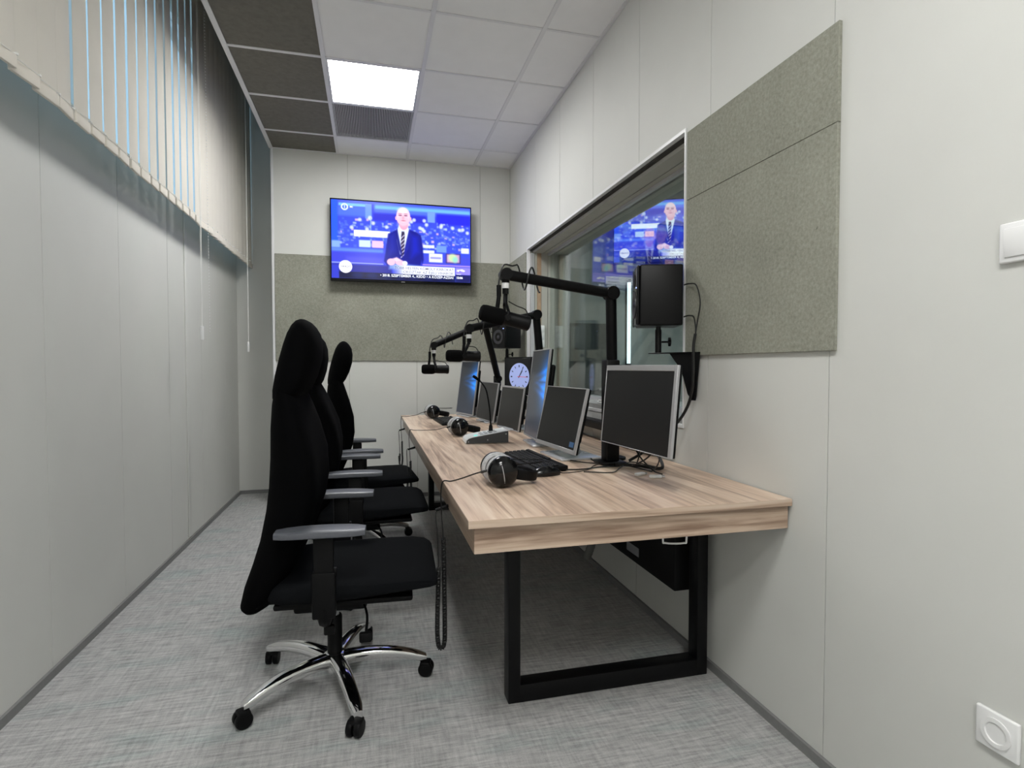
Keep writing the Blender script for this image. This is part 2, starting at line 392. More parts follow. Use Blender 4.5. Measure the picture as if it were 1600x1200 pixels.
def ceiling_light(x0, x1, y0, y1, z, label, dm='panel_diffuser', group=None):
    t = thing('ceiling_light', label, 'ceiling light', ((x0+x1)/2, (y0+y1)/2, z), 0, group)
    w, d = (x1-x0)/2, (y1-y0)/2; f = .012
    fr = MB().box(-w, w, -d, -d+f, -.004, .03).box(-w, w, d-f, d, -.004, .03).box(-w, -w+f, -d+f, d-f, -.004, .03).box(w-f, w, -d+f, d-f, -.004, .03).box(-w+f, w-f, -d+f, d-f, .012, .03)
    fr.build('frame', 'tee', t); MB().box(-w+f, w-f, -d+f, d-f, 0, .008).build('diffuser', dm, t); return t
ceiling_light(cx[1]+.013, cx[2]-.013, cy[3]+.01, cy[2]-.01, TZ, 'lit square ceiling panel beside the slotted air vent')
ceiling_light(cx[1]+.013, cx[2]-.013, cy[9]+.01, cy[8]-.01, TZ, 'lit square ceiling panel at the room end away from the television', 'panel_diffuser_near')
ceiling_light(cx[1]+.013, cx[2]-.013, cy[11]+.01, cy[10]-.01, TZ, 'unseen square ceiling panel added to even the light, opposite the television', 'panel_diffuser_near')  # extra panel out of view, added behind the camera for more even light
# air vent
vt = thing('ceiling_vent', 'grey slotted air vent in ceiling next to the lit panel', 'vent', ((cx[1]+cx[2])/2, (cy[1]+cy[2])/2, TZ))
w, d = (cx[2]-cx[1])/2-.013, (cy[1]-cy[2])/2-.01
MB().box(-w, w, -d, d, .018, .024).build('backing', 'vent_back', vt)
MB().box(-w, w, -d, -d+.008, -.002, .018).box(-w, w, d-.008, d, -.002, .018).box(-w, -w+.008, -d+.008, d-.008, -.002, .018).box(w-.008, w, -d+.008, d-.008, -.002, .018).build('frame', 'vent', vt)
sl = MB().box(-.0028, .0028, -d+.008, d-.008, 0, .017).mesh('slat', 'vent')
ns = 46
for k in range(ns):
    link_mesh('slat', sl, vt, Matrix.Translation((-w+.014+k*(2*w-.028)/(ns-1), 0, 0)))

# acoustic boards
tag(MB().rbox(XC+.016, XR-.014, YB-.012, YB-.0003, 1.225, 2.129, .002, 1).build('acoustic_panel', 'acoustic'), 'long grey felt acoustic board on the wall behind the television', 'acoustic panel')
tag(MB().rbox(XR-.012, XR-.0003, WY1+.028, YB-.013, 1.225, 2.129, .002, 1).build('acoustic_panel', 'acoustic'), 'narrow grey felt acoustic board between room corner and studio window', 'acoustic panel')
ap = thing('acoustic_panel', 'grey felt acoustic board beside studio window, hairline joint near its top', 'acoustic panel', (XR, 1.70, 1.216))
MB().rbox(-.012, -.0003, -.402, .362, 0, .634, .0015, 1).build('board', 'acoustic', ap)
MB().rbox(-.012, -.0003, -.402, .362, .6355, .912, .0015, 1).build('board', 'acoustic', ap)
for a, b in ((-.33, .36), (.31, .27), (-.20, .24)):
    MB().lathe([(.006, 0), (.006, .0015), (.003, .002)], 10, Matrix.Translation((-.012, a, b)) @ Matrix.Rotation(-R(90), 4, 'Y')).build('fixing', 'acoustic', ap)

# ------------------------------------------------------------------ studio window (window_1)
w1 = empty_struct('window_1', (XR, WY0, WZ0))
def wpart(nm, mt, *bx):
    mb = MB()
    for b in bx: mb.box(b[0]-XR, b[1]-XR, b[2]-WY0, b[3]-WY0, b[4]-WZ0, b[5]-WZ0)
    return mb.build(nm, mt, w1)
e = .016
wpart('edge_profile', 'alu_white', (XR-.004, XR+.02, WY0-.004, WY0+.004, WZ0-.012, WZ1+.012), (XR-.004, XR+.02, WY1-.004, WY1+.012, WZ0-.012, WZ1+.012), (XR-.004, XR+.02, WY0+.004, WY1-.004, WZ1-.002, WZ1+.012), (XR-.004, XR+.02, WY0+.004, WY1-.004, WZ0-.012, WZ0+.002))
# head lining: dark groove, board, grooves
wpart('head_board', 'reveal', (XR+.045, XR+.125, WY0+.004, WY1-.004, WZ1-.030, WZ1-.002))
wpart('head_groove', 'groove', (XR+.020, XR+.045, WY0+.004, WY1-.004, WZ1-.010, WZ1-.002))
wpart('head_board', 'reveal', (XR+.131, XR+.215, WY0+.004, WY1-.004, WZ1-.030, WZ1-.002))
wpart('head_board', 'reveal', (XR+.221, XR+.262, WY0+.004, WY1-.004, WZ1-.038, WZ1-.002))
wpart('head_board', 'reveal', (XR+.268, XW-.002, WY0+.004, WY1-.004, WZ1-.034, WZ1-.002))
wpart('head_groove', 'groove', (XR+.125, XR+.131, WY0+.004, WY1-.004, WZ1-.012, WZ1-.002), (XR+.215, XR+.221, WY0+.004, WY1-.004, WZ1-.012, WZ1-.002), (XR+.262, XR+.268, WY0+.004, WY1-.004, WZ1-.012, WZ1-.002))
for (ya, yb) in ((WY1-.030, WY1-.004), (WY0+.004, WY0+.030)):
    wpart('jamb_profile', 'alu', (XR+.022, XR+.052, ya, yb, WZ0+.03, WZ1-.032))
    wpart('jamb_strip', 'reveal_wood', (XR+.075, XR+.110, ya, yb, WZ0+.03, WZ1-.032))
    wpart('jamb_board', 'reveal', (XR+.056, XR+.073, ya, yb, WZ0+.03, WZ1-.032), (XR+.112, XR+.165, ya, yb, WZ0+.03, WZ1-.032), (XR+.170, XR+.225, ya, yb, WZ0+.03, WZ1-.036), (XR+.270, XW-.002, ya, yb, WZ0+.03, WZ1-.036))
wpart('ledge', 'ledge', (XR+.02, XR+.165, WY0+.004, WY1-.004, WZ0+.002, WZ0+.028))
wpart('ledge', 'ctrl_top', (XR+.165, XW+.04, WY0+.004, WY1-.004, WZ0+.002, WZ0+.030))
wpart('glazing_bead', 'alu', (XR+.166, XR+.186, WY0+.03, WY1-.03, WZ0+.030, WZ0+.050), (XR+.246, XR+.268, WY0+.03, WY1-.03, WZ0+.030, WZ0+.046), (XR+.166, XR+.186, WY0+.03, WY1-.03, WZ1-.048, WZ1-.030))
# panes: the near one leans, as studio glazing does
g1 = MB(); xa, xb = XR+.176-XR, XR+.180-XR
g1.add([(xa, .03, .05), (xb, .03, .05), (xb, WY1-WY0-.03, .05), (xa, WY1-WY0-.03, .05), (xa+.012, .03, WZ1-WZ0-.048), (xb+.012, .03, WZ1-WZ0-.048), (xb+.012, WY1-WY0-.03, WZ1-WZ0-.048), (xa+.012, WY1-WY0-.03, WZ1-WZ0-.048)],
       [(0, 3, 2, 1), (4, 5, 6, 7), (0, 1, 5, 4), (1, 2, 6, 5), (2, 3, 7, 6), (3, 0, 4, 7)])
g1.build('pane', 'glass', w1)
wpart('pane', 'glass', (XR+.254, XR+.258, WY0+.006, WY1-.006, WZ0+.046, WZ1-.040))

# outside window (window_2) behind the blinds
w2 = empty_struct('window_2', (-1.38, .7, LZ+.02))
L2 = YA-.7; H2 = HT-LZ-.02
fr = MB().box(-.03, .03, 0, L2, 0, .06).box(-.03, .03, 0, L2, H2-.06, H2)
for k in range(5):
    yy = k*(L2-.06)/4; fr.box(-.03, .03, yy, yy+.06, .06, H2-.06)
fr.build('frame', 'white_soft', w2)
for k in range(4):
    yy = k*(L2-.06)/4; MB().box(-.003, .003, yy+.06, yy+(L2-.06)/4, .06, H2-.06).build('pane', 'glass_out', w2)

# ------------------------------------------------------------------ vertical blind
BX, BZ = -1.05, 2.082
bl = thing('vertical_blind', 'cream fabric vertical blind with many hanging slats over the left window', 'blind', (BX, .85, BZ))
MB().rbox(-.030, .030, 0, YA-.85-.004, HT-BZ-.068, HT-BZ-.0005, .003).build('headrail', 'white_soft', bl)
SP = .1215
def slat_mesh(wd):
    mb = MB(); n = 6; pts = []
    for k in range(n+1):
        t = k/n*2-1; pts.append((.006*(1-t*t), t*wd/2))
    vs = []; fs = []
    for z in (.0, HT-BZ-.069):
        for (a, b) in pts: vs.append((a, b, z))
        for (a, b) in reversed(pts): vs.append((a-.0012, b, z))
    k = len(pts)*2
    for i in range(k): fs.append((i, (i+1) % k, (i+1) % k+k, i+k))
    fs += [tuple(reversed(range(k))), tuple(range(k, 2*k))]
    mb.add(vs, fs, True); return mb.mesh('slat', 'slat')
def pocket_mesh(wd):
    mb = MB(); mb.rbox(-.0045, .0065+.002, -wd/2-.001, wd/2+.001, -.006, .036, .0035, 2); return mb.mesh('weight_pocket', 'pocket')
sm_w, sm_n, pk_w, pk_n = slat_mesh(.127), slat_mesh(.1145), pocket_mesh(.124), pocket_mesh(.1135)
clip = MB().rbox(-.004, .012, -.004, .004, .034, .042, .0015, 2).mesh('chain_clip', 'white_soft')
for k in range(38):
    y = .06+.105+k*SP; yw = .85+y
    opened = 2.33 < yw < 3.95
    ang = R(random.uniform(-2.5, 2.5)) + (R(3.2) if opened else R(-7.0))
    mt = Matrix.Translation((0, y, random.uniform(-.004, .004))) @ Matrix.Rotation(ang, 4, 'Z')
    s = link_mesh('slat', sm_n if opened else sm_w, bl, mt)
    link_mesh('weight_pocket', pk_n if opened else pk_w, s); link_mesh('chain_clip', clip, s, Matrix.Translation((0, (.056 if opened else .06), 0)))
ch = []
for k in range(37): 
    y = .165+k*SP
    ch += [(.012, y+.055, .038), (.013, y+.061, .030)]
MB().tube(ch, .0012, 5).build('bottom_chain', 'white_soft', bl)
# operating cord and bead chain with their weights
def cords(y, zb, nm):
    mb = MB().tube([(.055, y, 1.59), (.055, y, .2), (.056, y-.004, zb+.05)], .0016, 5).tube([(.055, y+.022, 1.59), (.055, y+.02, .1), (.057, y+.006, zb+.05)], .0016, 5)
    mb.build('pull_cord', 'white_soft', bl)
    MB().rbox(.048, .064, y-.014, y+.014, zb-.035, zb+.05, .005).build('cord_weight', 'white_plastic', bl)
cords(3.80-.85-.02, 1.372-BZ, 'a'); cords(5.12-.85, 1.335-BZ, 'b')
bd = MB()
yy = 3.95-.85
for k in range(125):
    z = 1.58-k*.0195
    if z < 1.40-BZ: break
    bd.lathe([(.0006, -.0032), (.003, -.0015), (.003, .0015), (.0006, .0032)], 6, Matrix.Translation((.055, yy+.0004*k*.2, z)))
bd.build('bead_chain', 'white_plastic', bl)

# ------------------------------------------------------------------ desk
DX0, DX1, DY0, DY1, DZ = .250, 1.268, 1.455, 4.83, .760
dk = thing('desk', 'long walnut-veneer studio desk on black steel loop legs', 'desk', (DX0, DY0, 0))
MB().rbox(.0015, DX1-DX0, .0015, DY1-DY0, DZ-.0215, DZ, .0006, 1).build('desk_top', 'wood_y', dk)
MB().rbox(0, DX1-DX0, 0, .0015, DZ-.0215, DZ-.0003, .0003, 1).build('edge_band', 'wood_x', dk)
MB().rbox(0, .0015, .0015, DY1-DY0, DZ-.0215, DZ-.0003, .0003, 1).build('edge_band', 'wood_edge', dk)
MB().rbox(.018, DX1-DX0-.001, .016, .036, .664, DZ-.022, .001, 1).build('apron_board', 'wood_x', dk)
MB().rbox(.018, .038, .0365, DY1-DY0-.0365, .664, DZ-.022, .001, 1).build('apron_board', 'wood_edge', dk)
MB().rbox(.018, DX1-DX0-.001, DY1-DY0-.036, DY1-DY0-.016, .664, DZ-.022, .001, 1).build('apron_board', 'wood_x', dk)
for yy in (1.845-DY0, 3.20-DY0, 4.545-DY0):
    x0, x1 = .205, .985
    f = MB().rbox(x0, x0+.044, yy, yy+.062, 0, DZ-.022, .003, 2).rbox(x1-.044, x1, yy, yy+.062, 0, DZ-.022, .003, 2).rbox(x0+.04, x1-.04, yy, yy+.062, 0, .062, .003, 2).rbox(x0+.04, x1-.04, yy, yy+.062, DZ-.08, DZ-.022, .003, 2)
    if yy < 1 or yy > 2.5: f.build('leg_frame', 'steel_black', dk)
# under the desk
tray = thing('equipment_box', 'black equipment housing fixed on the wall under the desk', 'equipment box', (1.155, 1.95, .285))
MB().rbox(0, XR-1.156, 0, .95, 0, .375, .004, 2).build('housing', 'steel_black', tray)
MB().rbox(-.002, .002, .30, .42, .035, .075, .001, 1).build('rating_label', 'sticker_grey', tray)
for k in range(5): MB().box(-.001, .001, .5, .86, .06+k*.02, .066+k*.02).build('vent_slot', 'dark_slot', tray)
hk = MB().tube(spline([(.905, 1.60, .735), (.905, 1.60, .62), (.915, 1.60, .605), (.98, 1.60, .600), (.99, 1.60, .614), (.99, 1.60, .735)], 5), .0032, 8)
hk.tube([(.905, 1.602, .70), (.90, 1.75, .70)], .0025, 6).tube([(.99, 1.602, .70), (.99, 1.75, .70)], .0025, 6).rbox(.895, 1.0, 1.592, 1.77, .7345, .7375, .001, 1)
tag(hk.build('wire_hook', 'white_plastic'), 'white wire cable hook hanging under the desk apron', 'hook')
hs = MB(); ph = spline([(1.10, 2.62, .66), (1.105, 2.60, .48), (1.09, 2.60, .33), (1.06, 2.63, .20)], 14)
hs.tube(ph, [.019+.0025*(k % 2) for k in range(len(ph))], 12)
tag(hs.build('conduit_hose', 'hose_grey'), 'grey ribbed conduit hose hanging under the desk', 'hose')
ps = thing('power_strip', 'black power strip with sockets fixed under the desk', 'power strip', (.55, 2.25, .69))
MB().rbox(0, .055, 0, 1.05, 0, .045, .004, 2).build('body', 'black_plastic', ps)
for k in range(7): MB().lathe([(.019, -.001), (.019, .0), (.016, -.0015)], 14, Matrix.Translation((.0275, .12+k*.13, 0))).build('socket_outlet', 'dark_slot', ps)
MB().rbox(.004, .051, .02, 1.03, .045, .048, .001, 1).build('mounting_plate', 'steel_black', ps)
for k, (a, b, c) in enumerate([((.60, 2.2, .69), (.74, 2.45, .62), (.90, 2.3, .66)), ((.62, 2.6, .69), (.80, 2.5, .60), (1.12, 2.75, .60)), ((.62, 3.0, .69), (.82, 3.1, .60), (1.12, 2.95, .64)), ((.5, 2.0, .735), (.62, 2.1, .66), (.57, 2.25, .70))]):
    tag(MB().tube(spline([a, b, c], 8), .0045, 6).build('power_cable', 'cable'), 'black power cable slung under the desk top', 'cable', 'cables slung under the desk')

# black trunking below the window
tk = thing('cable_trunking', 'black cable trunking rail along the wall below the studio window', 'trunking', (1.205, 2.24, .828))
MB().rbox(0, XR-1.206, 0, 2.2, 0, .044, .003, 2).build('channel', 'steel_black', tk)
MB().rbox(-.003, 0, .01, 2.19, .006, .038, .001, 1).build('cover', 'steel_black', tk)

# wall fittings
sw = thing('light_switch', 'white rocker light switch on the beige wall', 'light switch', (XR, .84, 1.423))
MB().rbox(-.010, -.0003, -.041, .041, -.041, .041, .004, 3).build('plate', 'white_plastic', sw)
MB().rbox(-.0145, -.0095, -.029, .029, -.029, .029, .002, 2, Matrix.Rotation(R(-2.5), 4, 'Y')).build('rocker', 'white_plastic', sw)
so = thing('wall_socket', 'white wall power socket low on the beige wall', 'power socket', (XR, .861, .403))
MB().rbox(-.010, -.0003, -.042, .042, -.042, .042, .004, 3).build('plate', 'white_plastic', so)
RY = Matrix.Rotation(-R(90), 4, 'Y')
MB().lathe([(.030, .0), (.030, .0125), (.0215, .0128), (.0205, .0115), (.0195, .001)], 32, Matrix.Translation((-.0003, 0, 0)) @ RY).build('insert', 'white_plastic', so)
for a in (-.0095, .0095): MB().lathe([(.0026, .0005), (.0026, .0022)], 10, Matrix.Translation((0, a*math.cos(R(35)), a*math.sin(R(35)))) @ RY).build('pin_hole', 'dark_slot', so)
for sgn in (1, -1): MB().box(-.0095, -.001, -.003, .003, sgn*.0195-.0015, sgn*.0195+.0015).build('earth_clip', 'grey_line', so)
# triple switch on the window jamb
s3 = thing('switch_block', 'stack of three white switches on the studio window jamb', 'light switch', (1.374, WY1-.030, 1.425))
MB().rbox(-.037, .037, -.010, -.0003, -.092, .092, .003, 2).build('plate', 'white_plastic', s3)
for k in (-1, 0, 1): MB().rbox(-.031, .031, -.0145, -.010, k*.0595-.026, k*.0595+.026, .002, 2).build('rocker', 'white_plastic', s3)

# ------------------------------------------------------------------ pictures shown on screens (colours held per vertex)
def lin(c): c = np.asarray(c, float)/255; return np.where(c <= .04045, c/12.92, ((c+.055)/1.055)**2.4)
def screen_mesh(name, w, h, nx, ny, paint, matname):
    u, v = np.meshgrid(np.linspace(0, 1, nx+1), np.linspace(0, 1, ny+1))
    img = np.clip(paint(u, v), 0, 255); rgb = lin(img)
    co = np.stack([(u-.5)*w, np.zeros_like(u), (.5-v)*h], -1).reshape(-1, 3)
    idx = np.arange((nx+1)*(ny+1)).reshape(ny+1, nx+1)
    fc = np.stack([idx[:-1, :-1], idx[1:, :-1], idx[1:, 1:], idx[:-1, 1:]], -1).reshape(-1, 4)
    me = bpy.data.meshes.new(name); me.from_pydata(co.tolist(), [], fc.tolist())
    at = me.attributes.new('picture', 'FLOAT_COLOR', 'POINT')
    at.data.foreach_set('color', np.concatenate([rgb.reshape(-1, 3), np.ones((rgb.shape[0]*rgb.shape[1], 1))], 1).ravel())
    me.materials.append(M[matname]); me.update(); return me

def news(u, v):
    rng = np.random.RandomState(5); im = np.zeros(u.shape+(3,))
    A = 16/9
    def put(mask, col): 
        m = np.clip(mask, 0, 1)[..., None]; im[:] = im*(1-m)+np.array(col, float)*m
    def rect(x0, x1, y0, y1, col, s=.006, a=1.0):
        m = np.clip((u-x0)/s+.5, 0, 1)*np.clip((x1-u)/s+.5, 0, 1)*np.clip((v-y0)/(s*A)+.5, 0, 1)*np.clip((y1-v)/(s*A)+.5, 0, 1); put(m*a, col)
    def ell(x, y, rx, ry, col, s=.15, a=1.0):
        d = np.sqrt(((u-x)/rx)**2+((v-y)/ry)**2); put(np.clip((1-d)/s+.5, 0, 1)*a, col)
    def poly(pts, col, s=.004, a=1.0):
        P = np.array(pts, float); inside = np.zeros(u.shape, bool); dist = np.full(u.shape, 9.); n = len(P)
        for i in range(n):
            (x0, y0), (x1, y1) = P[i], P[(i+1) % n]
            c = ((y0 > v) != (y1 > v)) & (u < (x1-x0)*(v-y0)/(y1-y0+1e-12)+x0); inside ^= c
            dx, dy = x1-x0, (y1-y0)/A; t = np.clip(((u-x0)*dx+(v-y0)/A*dy)/(dx*dx+dy*dy+1e-12), 0, 1)
            dist = np.minimum(dist, np.hypot(u-x0-t*dx, (v-y0)/A-t*dy))
        put(np.clip(np.where(inside, dist, -dist)/s*.5+.5, 0, 1)*a, col)
    put(np.ones_like(u), (56, 68, 228))
    put(np.clip(1-np.abs(v-.45)/.5, 0, 1)*.5, (58, 92, 225)); rect(0, .045, 0, .55, (40, 90, 255))
    rect(.045, 1, .0, .035, (70, 90, 235)); rect(.05, .25, .035, .075, (120, 190, 255), .012); rect(.3, 1, .035, .10, (110, 180, 255), .02); rect(.3, 1, .09, .14, (80, 110, 245), .02)
    rect(.045, .25, .08, .20, (75, 110, 235), .02); rect(.235, .28, .03, .22, (110, 150, 245), .008); rect(.68, .735, .08, .22, (115, 155, 245), .008)
    rect(.29, .67, .14, .24, (42, 45, 205), .02); rect(.745, 1, .10, .24, (38, 40, 225), .02)
    for k in range(330):
        x, y = rng.uniform(.05, .99), rng.uniform(.23, .58); a, b = rng.uniform(.006, .026), rng.uniform(.010, .034)
        c = rng.uniform(0, 1); col = (70+130*c*c, 100+120*c*c, 225+25*c) if rng.rand() > .12 else (235, 190, 235)
        rect(x-a/2, x+a/2, y-b/2, y+b/2, col, .008, .8)
    for k in range(22):
        ell(rng.uniform(.05, .98), rng.uniform(.2, .36), .013, .023, (215, 225, 255), .8, .9)
    rect(.27, .275, .2, .45, (150, 190, 255), .004)
    rect(0, .06, .52, .61, (130, 170, 250), .012); rect(.19, .27, .50, .59, (200, 225, 255), .008); rect(.28, .36, .50, .59, (240, 190, 220), .008)
    rect(.64, .73, .52, .56, (225, 235, 255), .008); rect(.64, .73, .59, .63, (225, 235, 255), .008); rect(.745, .82, .52, .61, (110, 150, 235), .01); rect(.93, .99, .54, .61, (235, 240, 255), .01)
    rect(.0, .36, .61, .66, (90, 130, 250), .015); rect(0, .42, .66, .78, (60, 66, 215), .02); rect(.1, .36, .72, .80, (75, 78, 225), .02)
    rect(.65, 1, .66, .80, (66, 74, 215), .02); rect(.69, .79, .63, .745, (225, 232, 255), .008); rect(.70, .78, .675, .70, (150, 150, 225), .008)
    rect(.815, .925, .62, .75, (60, 50, 130), .008); rect(.823, .917, .632, .738, (205, 160, 205), .01); ell(.865, .675, .03, .05, (200, 235, 170), .8); ell(.885, .70, .02, .04, (150, 215, 200), .8)
    rect(0, .36, .795, .805, (190, 205, 255), .006); rect(.62, 1, .775, .79, (190, 150, 250), .008); rect(.0, .42, .815, .95, (38, 42, 150), .02)
    rect(.155, .41, .372, .455, (252, 253, 255), .006)
    # presenter
    suit = [(.375, .66), (.385, .52), (.395, .40), (.43, .365), (.475, .325), (.535, .325), (.60, .36), (.632, .40), (.645, .55), (.65, .72), (.63, .84), (.40, .84), (.365, .76)]
    poly(suit, (10, 18, 140), .006); poly([(.56, .40), (.61, .42), (.62, .62), (.56, .70)], (18, 34, 205), .02, .7); poly([(.40, .42), (.44, .40), (.45, .62), (.40, .68)], (26, 40, 180), .02, .6)
    poly([(.62, .83), (.635, .72), (.645, .84)], (60, 70, 220), .004, .7)
    poly([(.462, .33), (.472, .28), (.535, .28), (.546, .33), (.502, .66), (.48, .66), (.458, .48)], (225, 238, 255), .005)
    poly([(.492, .36), (.510, .36), (.514, .40), (.508, .66), (.495, .70), (.483, .66), (.488, .42)], (40, 30, 70), .004)
    for k in range(6):
        y = .42+k*.05; poly([(.484, y+.028), (.512, y-.022), (.512, y-.008), (.484, y+.042)], (225, 220, 245), .003)
    poly([(.46, .33), (.50, .70), (.47, .60), (.448, .40)], (20, 26, 135), .005); poly([(.547, .33), (.503, .70), (.54, .58), (.565, .40)], (22, 30, 160), .005)
    ell(.507, .27, .032, .07, (225, 160, 190), .25)
    ell(.504, .165, .050, .118, (250, 205, 225), .12); ell(.453, .19, .007, .025, (240, 180, 205), .4); ell(.556, .19, .007, .025, (240, 180, 205), .4)
    ell(.504, .225, .042, .075, (240, 185, 208), .5, .7); ell(.50, .09, .035, .04, (255, 235, 245), .9, .7)
    for sx in (-.020, .020): ell(.502+sx, .150, .013, .009, (120, 70, 110), .8, .9); ell(.502+sx, .128, .016, .006, (170, 110, 140), .9, .8)
    ell(.503, .185, .008, .022, (225, 160, 185), .9, .8); ell(.505, .218, .016, .007, (190, 110, 140), .8, .9); ell(.505, .235, .014, .006, (250, 205, 220), .8, .7)
    # hands on the desk, paper
    poly([(.40, .80), (.44, .78), (.62, .80), (.62, .86), (.40, .86)], (120, 150, 225), .01)
    ell(.415, .765, .030, .045, (238, 190, 212), .25); poly([(.425, .72), (.455, .70), (.51, .755), (.50, .80), (.46, .79)], (250, 208, 225), .006); ell(.48, .775, .035, .03, (235, 190, 212), .3); ell(.515, .775, .018, .03, (240, 245, 255), .4)
    # caption, ticker, badges
    rect(.05, .885, .915, 1.0, (12, 16, 60), .006); rect(0, .05, .83, 1, (50, 60, 200), .01)
    m = np.clip((u-.42)/.09, 0, 1)*np.clip((.882-u)/.004+.5, 0, 1)*np.clip((v-.805)/.006+.5, 0, 1)*np.clip((.918-v)/.006+.5, 0, 1); put(m, (236, 240, 252))
    rect(.887, 1, .80, .90, (140, 130, 245), .008); rect(.887, 1, .90, 1.0, (22, 26, 90), .008)
    ell(.935, .838, .012, .014, (250, 250, 255), .4); ell(.947, .845, .012, .012, (250, 250, 255), .4)
    rect(.896, .930, .888, .897, (220, 225, 255), .004)
    ell(.0955, .85, .0455, .0809, (250, 250, 255), .06)
    d = np.hypot((u-.092)*A, (v-.085)); put(np.clip((.0085-np.abs(d-.036))/.006+.5, 0, 1), (225, 240, 255)); rect(.089, .095, .065, .105, (225, 240, 255), .004)
    for k in range(8):
        ell(.18+.1*k, .955, .04, .03, (30, 60, 160), .9, .3)
    return im

def wallpaper(u, v):
    A = 1.25; base = np.array((46, 50, 58.)); im = np.zeros(u.shape+(3,))+base
    im *= (.80+.45*np.clip(v, 0, 1))[..., None]*np.array((1, 1, 1.))
    d = np.hypot((u-1.02)*1.0, (v-.36)*A); g = np.exp(-(d/.34)**2); im += g[..., None]*np.array((0, 95, 205.))
    for k, (y, s) in enumerate([(.22, .03), (.30, .02), (.44, .025), (.52, .03)]):
        ray_ = np.exp(-((v-y-(u-1)*.12*(1 if y > .36 else -1))/s)**2)*np.clip(u-.15, 0, 1); im += ray_[..., None]*np.array((0, 55, 130.))
    cr = np.exp(-((v-.365)/.006)**2)*np.clip(u*1.2, 0, 1); im *= (1-.75*cr)[..., None]
    return im

# ------------------------------------------------------------------ televisions
TW, TH = 1.207, .695
tv_me = screen_mesh('screen', TW-.020, TH-.036, 300, 168, news, 'tv_picture')
def make_tv(label, loc, rz, reach=0):
    t = thing('television', label, 'television', loc, rz)
    MB().rbox(-TW/2, TW/2, 0, .045, -TH/2, TH/2, .004, 2).rbox(-TW*.32, TW*.32, .04, .075, -TH*.38, TH*.30, .01, 2).build('casing', 'gloss_black', t)
    s = link_mesh('screen', tv_me, t, Matrix.Translation((0, -.0012, .006)))
    w, h = TW-.020, TH-.036
    def tm(uu, vv, d=-.0010): return Matrix.Translation(((uu-.5)*w, d, (.5-vv)*h)) @ Matrix.Rotation(R(90), 4, 'X')
    g = MB(); text_mb(g, 'T\u00d6BB HELYEN KOMOLY K\u00c1ROKAT', .0325, tm(.873, .855), 'RIGHT', .0001); text_mb(g, 'OKOZTAK AZ \u00c9JJELI VIHAROK', .0325, tm(.873, .905), 'RIGHT', .0001)
    text_mb(g, 'H\u00cdRAD\u00d3', .0235, tm(.0955, .861), 'CENTER', .0002); g.build('caption', 'text_grey', s)
    g = MB(); text_mb(g, '\u2022 2018. SZEPTEMBER 4., KEDD \u2022 A K\u00d6Z\u00c9P-\u00c1ZSIAI', .0300, tm(.872, .958), 'RIGHT', .0004)
    text_mb(g, '18\u00b0', .026, tm(.893, .858), 'LEFT', .001); text_mb(g, '13:06', .026, tm(.893, .953), 'LEFT', .0010); text_mb(g, 'M1', .022, tm(.128, .093), 'LEFT', .0004); g.build('ticker', 'text_white', s)
    MB().rbox(-.016, .016, -.0008, .001, -TH/2+.006, -TH/2+.011, .0004, 1).build('maker_mark', 'silver_plastic', t)
    MB().rbox(-.22, .22, .075, .10, -.20, .20, .003, 1).build('wall_mount', 'steel_black', t)
    if reach: MB().rbox(-.05, .05, .10, reach, -.05, .05, .004, 1).build('mount_arm', 'steel_black', t)
    return t
make_tv('flat television on the wall showing a news presenter in a dark suit', (.284, YB-.112, 2.250), 0)
make_tv('television in the control room behind the studio glass showing news', (3.16, 5.49, 2.645), R(-24), .44)

